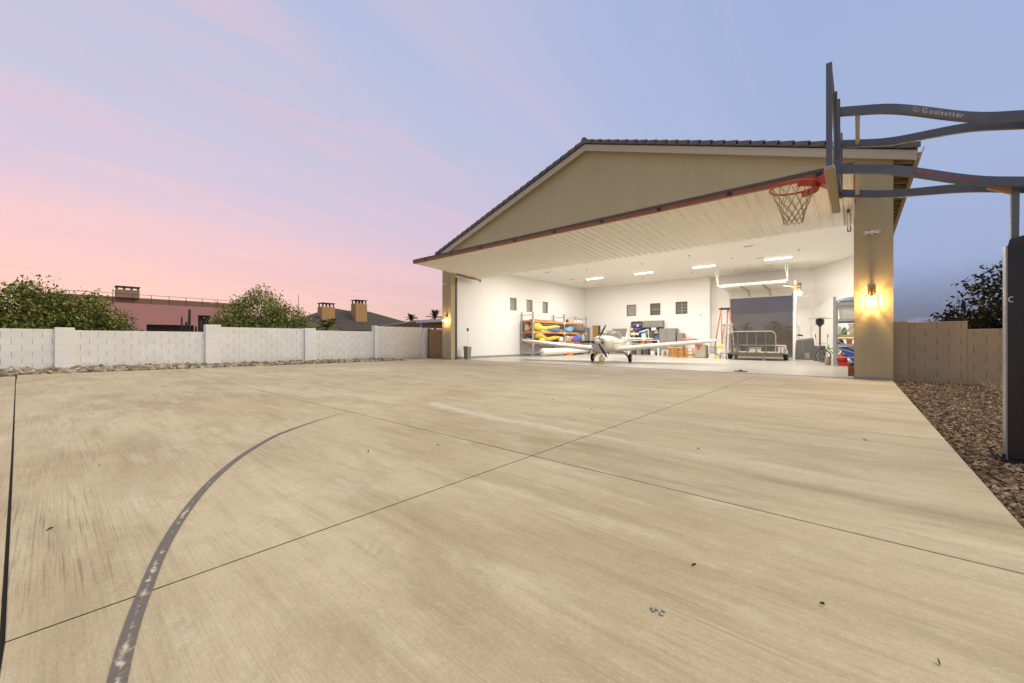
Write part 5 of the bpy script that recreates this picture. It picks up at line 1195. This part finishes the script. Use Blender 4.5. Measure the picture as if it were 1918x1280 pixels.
# cactus clump
t = T('cactus', 'dark upright cactus clump in front of the pink house', 'cactus', (-45, 8.4, -.1))
for k, (y, hh, r_) in enumerate(((-.6, 2.9, .13), (-.4, 4.0, .16), (.0, 2.5, .14), (.35, 3.0, .17), (.6, 2.6, .15), (.9, 3.2, .13), (1.2, 3.0, .14), (-.9, 3.3, .1))):
    b = MB(); b.smooth = True; b.tube([(.1 * (k % 3), y, 0), (.1 * (k % 3), y * 1.05, hh * .6), (.1 * (k % 3), y * 1.1 + .05, hh - .1), (.1 * (k % 3), y * 1.1 + .05, hh)], [r_ * .6, r_ * .7, r_ * .6, r_ * .2], 8); b.build('stem', M('cactus_green', (.03, .026, .018), .9), t)
# dark roofed house with two chimneys
h2 = T('house', 'dark roofed house with two tan chimneys beyond the block wall', 'house', (-50, 25, -.1)); HO = (-50, 25, -.1)
roofd = M('dark_roof', (.055, .045, .042), .95, var=.25, scale=1.5, bump=.5, bscale=5); tanc = M('tan_chimney', (.46, .27, .11), .9, var=.08)
b = MB(HO); b.box((-56, 17, -.1), (-46, 34, 2.3)); b.build('wall', M('house_wall', (.18, .13, .10), .9), h2)
b = MB(HO)
b.add([(-45.2, 16.5, 2.3), (-45.2, 37, 2.3), (-57, 37, 2.3), (-57, 16.5, 2.3), (-50.5, 23.4, 5.25), (-50.5, 25.4, 5.02), (-50.5, 28.0, 5.12), (-50.5, 33.0, 4.1)], [(0, 1, 7, 6, 5, 4), (1, 2, 7), (2, 3, 4, 5, 6, 7), (3, 0, 4)]); b.build('roof', roofd, h2)
for (y0, y1, z0, z1, x) in ((20.65, 22.2, 2.8, 5.08, -47.3), (24.8, 26.35, 3.2, 5.75, -47.3)):
    b = MB(HO); b.cbox((x - 1.2, y0, z0), (x, y1, z1), .03); c_ = b.build('chimney', tanc, h2)
    b = MB(HO)
    for k in range(4): yy = y0 + .1 + k * (y1 - y0 - .32) / 3; b.box((x - .14, yy, z1 + .001), (x - .04, yy + .12, z1 + .38)); b.box((x - 1.16, yy, z1 + .001), (x - 1.06, yy + .12, z1 + .38))
    b.box((x - 1.22, y0 - .02, z1 + .381), (x + .02, y1 + .02, z1 + .47)); b.build('cap', dark_metal, c_)
t = T('antenna', 'thin antenna mast rising beside the yellow green tree', 'antenna', (-48, 18.2, -.1)); b = MB(); b.tube([(0, 0, 0), (0, 0, 4.6)], .05, 6); b.build('mast', dark_metal, t); b = MB(); b.tube([(0, .15, 3.2), (0, .15, 6.4)], .025, 5); b.tube([(0, -.4, 3.6), (0, 2.2, 3.6)], .02, 4); b.build('aerial', dark_metal, t)
# patio roof
pr_ = T('patio_cover', 'patio cover with pale fascia and warm underside behind the gate', 'patio cover', (-24, 17, -.1)); HO = (-24, 17, -.1)
b = MB(HO); b.loft([[(-26.7, 16, 2.15), (-22.3, 16, 2.36), (-22.3, 22, 2.36), (-26.7, 22, 2.15)], [(-26.7, 16, 2.24), (-22.3, 16, 2.47), (-22.3, 22, 2.47), (-26.7, 22, 2.24)]]); b.build('roof', M('cover_roof', (.42, .40, .40), .7), pr_)
b = MB(HO); b.box((-22.29, 15.92, 2.26), (-18.9, 16.0, 2.45)); b.box((-22.29, 16.01, 2.40), (-18.9, 22, 2.44)); b.build('fascia', M('cover_fascia', (.62, .58, .56), .6), pr_)
b = MB(HO); b.loft([[(-26.5, 16.1, 2.10), (-22.4, 16.1, 2.30), (-22.4, 21.8, 2.30), (-26.5, 21.8, 2.10)], [(-26.5, 16.1, 2.145), (-22.4, 16.1, 2.345), (-22.4, 21.8, 2.345), (-26.5, 21.8, 2.145)]]); b.build('ceiling', wood_tan, pr_)
b = MB(HO); b.box((-22.05, 16.05, -.1), (-21.8, 16.3, 2.3)); b.build('post', M('cover_post', (.35, .34, .36), .6), pr_)
b = MB(HO); b.box((-26.6, 21.85, -.1), (-18.6, 22.0, 2.12)); b.build('back_wall', M('patio_back', (.62, .40, .15), .9), pr_)  # warm patio light is put into the golden wall colour
# distant shrubs over the dark roof
def shrub(label, loc, r, leaf, seed, n=500, size=.16):
    return tree('shrub', label, loc, [((0, 0, r[2]), r)], leaf, n, size, r[2] * .5, seed, .2)
shrub('thin dark tree crown behind the dark roof, right of the chimneys', (-62, 32.6, 3.0), (1.2, 2.0, 1.2), lf3, 21, 420, .13)
shrub('low dark shrub top showing between the two chimneys', (-60, 27.5, 3.6), (.4, .5, .7), lf3, 22, 150, .11)
shrub('grey green shrub between the pink house and the yellow green tree', (-34, 8.9, -.1), (.9, 1.3, 1.2), lf3, 23, 1400, .09)
# things seen through the overhead door
fb = T('back_fence', 'brown slatted fence seen through the open overhead door', 'fence', (-8, 42, -.1)); b = MB()
for k in range(64): x = -12 + .32 * k; b.box((x, 0, 0), (x + .285, .05, 2.1))
b.build('boards', M('fence_brown', (.23, .13, .065), .85, var=.2, scale=3), fb); b = MB(); b.box((-12, .051, .5), (8.5, .12, .62)); b.box((-12, -.03, 1.1), (8.5, -.001, 1.14)); b.build('rail', dark_metal, fb)
frond_plant('palm_tree', 'black palm silhouette behind the fence, rightmost of the pair', 'palm', (-8.6, 66, -.1), 3.2, 12, 2.0, pald, .25, 31, 1.3, 'palms beyond the fence')
frond_plant('palm_tree', 'black palm silhouette behind the fence beside the gate rail', 'palm', (-12.2, 66, -.1), 3.1, 12, 1.8, pald, .25, 32, 1.3, 'palms beyond the fence')
hd = tree('hedge', 'low dark hedge silhouette running along behind the fence', (-12, 60, -.1), [((k * 1.5 - 11, 0, 1.7 + .15 * (k % 3)), (1.2, .8, .7)) for k in range(12)], lf3, 3000, .2, 1.0, 33, .3); hd['category'] = 'hedge'
# neighbours far off to close the horizon
hl = MB(); secs = []
for k in range(61):
    a = R(-30 + 240 * k / 60); r_ = 230; hh = 5.0 + 2.5 * math.sin(k * .5) + 1.5 * math.sin(k * 1.3 + 1)
    secs.append([(r_ * math.cos(a), r_ * math.sin(a), -.2), (r_ * 1.03 * math.cos(a), r_ * 1.03 * math.sin(a), hh * .8), (r_ * 1.2 * math.cos(a), r_ * 1.2 * math.sin(a), hh), (r_ * 1.25 * math.cos(a), r_ * 1.25 * math.sin(a), -.2)])
hl.loft(secs); S(hl.build('hills', M('far_hills', (.09, .075, .085), .95, var=.2, scale=.05)))

# ------------------------------------------------------------------ small things on the concrete
def leaf_bit(p, rz, s_, label, mat=None, cat='dry leaf', name='dry_leaf'):
    b = MB(); b.loft([[(-s_, 0, .003), (-s_ * .3, -s_ * .28, .006), (s_ * .5, -s_ * .22, .010), (s_, 0, .012), (s_ * .5, s_ * .22, .016), (-s_ * .3, s_ * .28, .012)], [(-s_, 0, .005), (-s_ * .3, -s_ * .26, .009), (s_ * .5, -s_ * .2, .014), (s_, 0, .016), (s_ * .5, s_ * .2, .020), (-s_ * .3, s_ * .26, .015)]])
    o = b.build(name, mat or M('dead_leaf', (.05, .035, .02), .8, var=.3), None, p); o.rotation_euler = (0, 0, rz); tag(o, label, cat, 'dry leaves on the driveway'); return o
LB = [((-5.02, .27), .045, 'dry leaf lying between the dark joint and the painted arc'), ((-3.53, -.01), .03, 'small dry leaf near the left edge joint'), ((-3.64, 2.04), .04, 'curled dark leaf right of the painted arc'), ((-3.3, 2.63), .03, 'tiny dark leaf left of the joint crossing'), ((-6.26, 6.01), .045, 'dark leaf in the mid distance before the aircraft nose'), ((-4.23, 6.03), .035, 'dark leaf beyond the pale curved stain'), ((-3.2, 5.64), .03, 'dark speck leaf on the centre slab beyond the stain'), ((.07, 5.84), .05, 'long dark leaf on the joint near the gravel'), ((-1.21, 4.27), .03, 'dark leaf on the pale worn line'), ((-.11, 2.09), .03, 'brown leaf near the right foreground joint'), ((-.6, 2.04), .022, 'small reddish leaf in the right foreground'), ((.21, 1.97), .022, 'black leaf in the near right corner')]
for i, (p, s_, l) in enumerate(LB): leaf_bit((p[0], p[1], .0), i * 1.3, s_ * .5, l)
for i, (p, n_, l) in enumerate([((-.61, 1.61), 7, 'crumbled whitish droppings in the right foreground')]):
    t = MB((p[0], p[1], 0)); q = random.Random(4)
    for k in range(n_): t.ball((p[0] + q.uniform(-.025, .025), p[1] + q.uniform(-.015, .015), .004), (q.uniform(.004, .012), q.uniform(.004, .01), .005), 6, 4)
    tag(t.build('debris_crumbs', M('crumb', (.3, .3, .24), .9, var=.8, scale=60), None, (p[0], p[1], 0)), l, 'debris')
b = MB((-3.1, 15.9, 0)); b.box((-3.3, 15.88, 0), (-2.9, 15.92, .03)); b.box((-3.15, 15.86, .0), (-3.05, 15.94, .06)); tag(b.build('floor_latch', dark_metal, None, (-3.1, 15.9, 0)), 'dark floor latch on the hangar threshold left of the right pillar', 'floor latch')
q = random.Random(9); b = MB((2.6, 14.6, -.05))
for k in range(90):
    a = q.uniform(0, 6.28); l = q.uniform(.15, .4); x, y = 2.6 + q.uniform(-.25, .25), 14.6 + q.uniform(-.3, .2); b.add([(x, y, -.06), (x + .015, y, -.06), (x + l * math.cos(a) * .7, y + l * math.sin(a) * .7, -.05 + l * .8)], [(0, 1, 2)])
tag(b.build('dry_weed', M('straw', (.45, .38, .22), .9, var=.3), None, (2.6, 14.6, -.05)), 'pale dry weed tuft at the foot of the right block wall', 'plant')

# ------------------------------------------------------------------ world
w = bpy.data.worlds.new('World'); scene.world = w; w.use_nodes = True; nt = w.node_tree; bg = nt.nodes['Background']
SUN_EL, SUN_AZ = R(60), R(50)      # broad soft dusk glow from the right; azimuth from +Y toward +X
co = nd(nt, 'ShaderNodeTexCoord').outputs['Generated']
sp = nd(nt, 'ShaderNodeSeparateXYZ'); nt.links.new(co, sp.inputs[0]); X, Y, Zc = sp.outputs
zc = mth(nt, 'MAXIMUM', Zc, 0.)
hz = mth(nt, 'SQRT', mth(nt, 'ADD', mth(nt, 'MULTIPLY', X, X), mth(nt, 'MULTIPLY', Y, Y)))
p = mth(nt, 'DIVIDE', mth(nt, 'ADD', mth(nt, 'MULTIPLY', X, -.996), mth(nt, 'MULTIPLY', Y, -.09)), mth(nt, 'MAXIMUM', hz, .05))
blue = ramp(nt, zc, [(0, lin(110, 106, 112)), (.06, lin(122, 128, 152)), (.14, lin(154, 169, 204)), (.30, lin(160, 176, 211)), (.7, lin(153, 170, 208)), (1, lin(153, 170, 208))])
pink = ramp(nt, zc, [(0, lin(253, 214, 190)), (.05, lin(250, 206, 188)), (.12, lin(242, 196, 190)), (.20, lin(232, 196, 203)), (.30, lin(208, 194, 214)), (.42, lin(184, 193, 219)), (.62, lin(168, 185, 218)), (1, lin(155, 170, 205))])
pm = ramp(nt, p, [(0, 0.), (.22, .26), (.45, .48), (.75, .75), (1, 1.)])
base = mixc(nt, pm, blue, pink)
# long soft cloud bands, projected on a high plane
cb = nd(nt, 'ShaderNodeCombineXYZ'); dn = mth(nt, 'ADD', zc, .12)
nt.links.new(mth(nt, 'DIVIDE', X, dn), cb.inputs[0]); nt.links.new(mth(nt, 'DIVIDE', Y, dn), cb.inputs[1])
c1 = noise(nt, mapping(nt, cb.outputs[0], (1.1, .28, 1), rot=(0, 0, R(-14))), 1.1, 7, .55, .35)
c2 = noise(nt, mapping(nt, cb.outputs[0], (4.0, .7, 1), loc=(3, 1, 0)), 1.0, 7, .62, .9)
cm = mth(nt, 'ADD', mth(nt, 'MULTIPLY', ramp(nt, c1, [(.45, 0.), (.66, 1.)]), .52), mth(nt, 'MULTIPLY', ramp(nt, c2, [(.52, 0.), (.70, 1.)]), .55))
ccol = mixc(nt, ramp(nt, zc, [(.12, 0.), (.42, 1.)]), ramp(nt, p, [(0, lin(158, 168, 204)), (.35, lin(202, 184, 209)), (.75, lin(238, 193, 197)), (1, lin(250, 202, 194))]), ramp(nt, p, [(0, lin(163, 175, 210)), (.4, lin(190, 185, 212)), (1, lin(216, 188, 204))]))
base = mixc(nt, cm, base, ccol)
# a few thin dark scraps of cloud low down
c3 = noise(nt, mapping(nt, co, (2, 2, 42)), 4.2, 5, .6)
lowb = mth(nt, 'MULTIPLY', ramp(nt, zc, [(.055, 0.), (.075, 1.), (.125, 1.), (.15, 0.)]), ramp(nt, c3, [(.66, 0.), (.74, 1.)]))
base = mixc(nt, mth(nt, 'MULTIPLY', lowb, .45), base, lin(150, 120, 130))
sky = nd(nt, 'ShaderNodeTexSky', sky_type='NISHITA'); sky.sun_disc = False; sky.sun_elevation = R(3); sky.sun_rotation = R(-90); sky.altitude = 300
sk = mixc(nt, 1., sky.outputs[0], (.05, .05, .05), 'MULTIPLY')
nt.links.new(mixc(nt, .04, base, sk, 'ADD'), bg.inputs['Color']); bg.inputs['Strength'].default_value = 1.0
su = bpy.data.lights.new('sun', 'SUN'); su.energy = 3.05; su.angle = R(70); su.color = (1, .86, .56); so = bpy.data.objects.new('sun', su); COL.objects.link(so)
d = Vector((math.sin(SUN_AZ) * math.cos(SUN_EL), math.cos(SUN_AZ) * math.cos(SUN_EL), math.sin(SUN_EL))); so.rotation_euler = d.to_track_quat('Z', 'Y').to_euler(); so.location = (20, 0, 30)

# ------------------------------------------------------------------ camera and render
cam = bpy.data.cameras.new('camera'); co_ = bpy.data.objects.new('camera', cam); COL.objects.link(co_); scene.camera = co_
cam.sensor_width = 36; cam.lens = 746 / 1918 * 36; cam.shift_y = -2 / 1918; cam.clip_start = .05; cam.clip_end = 2000
co_.location = (0, 0, 1.1); co_.rotation_euler = (R(90), 0, R(40.9))
scene.render.engine = 'CYCLES'
cy_ = scene.cycles; cy_.use_denoising = True; cy_.max_bounces = 8; cy_.diffuse_bounces = 5; cy_.transparent_max_bounces = 12; cy_.sample_clamp_indirect = 6
scene.view_settings.view_transform = 'Standard'; scene.view_settings.look = 'None'; scene.view_settings.exposure = .13; scene.view_settings.gamma = 1
bpy.context.view_layer.update()
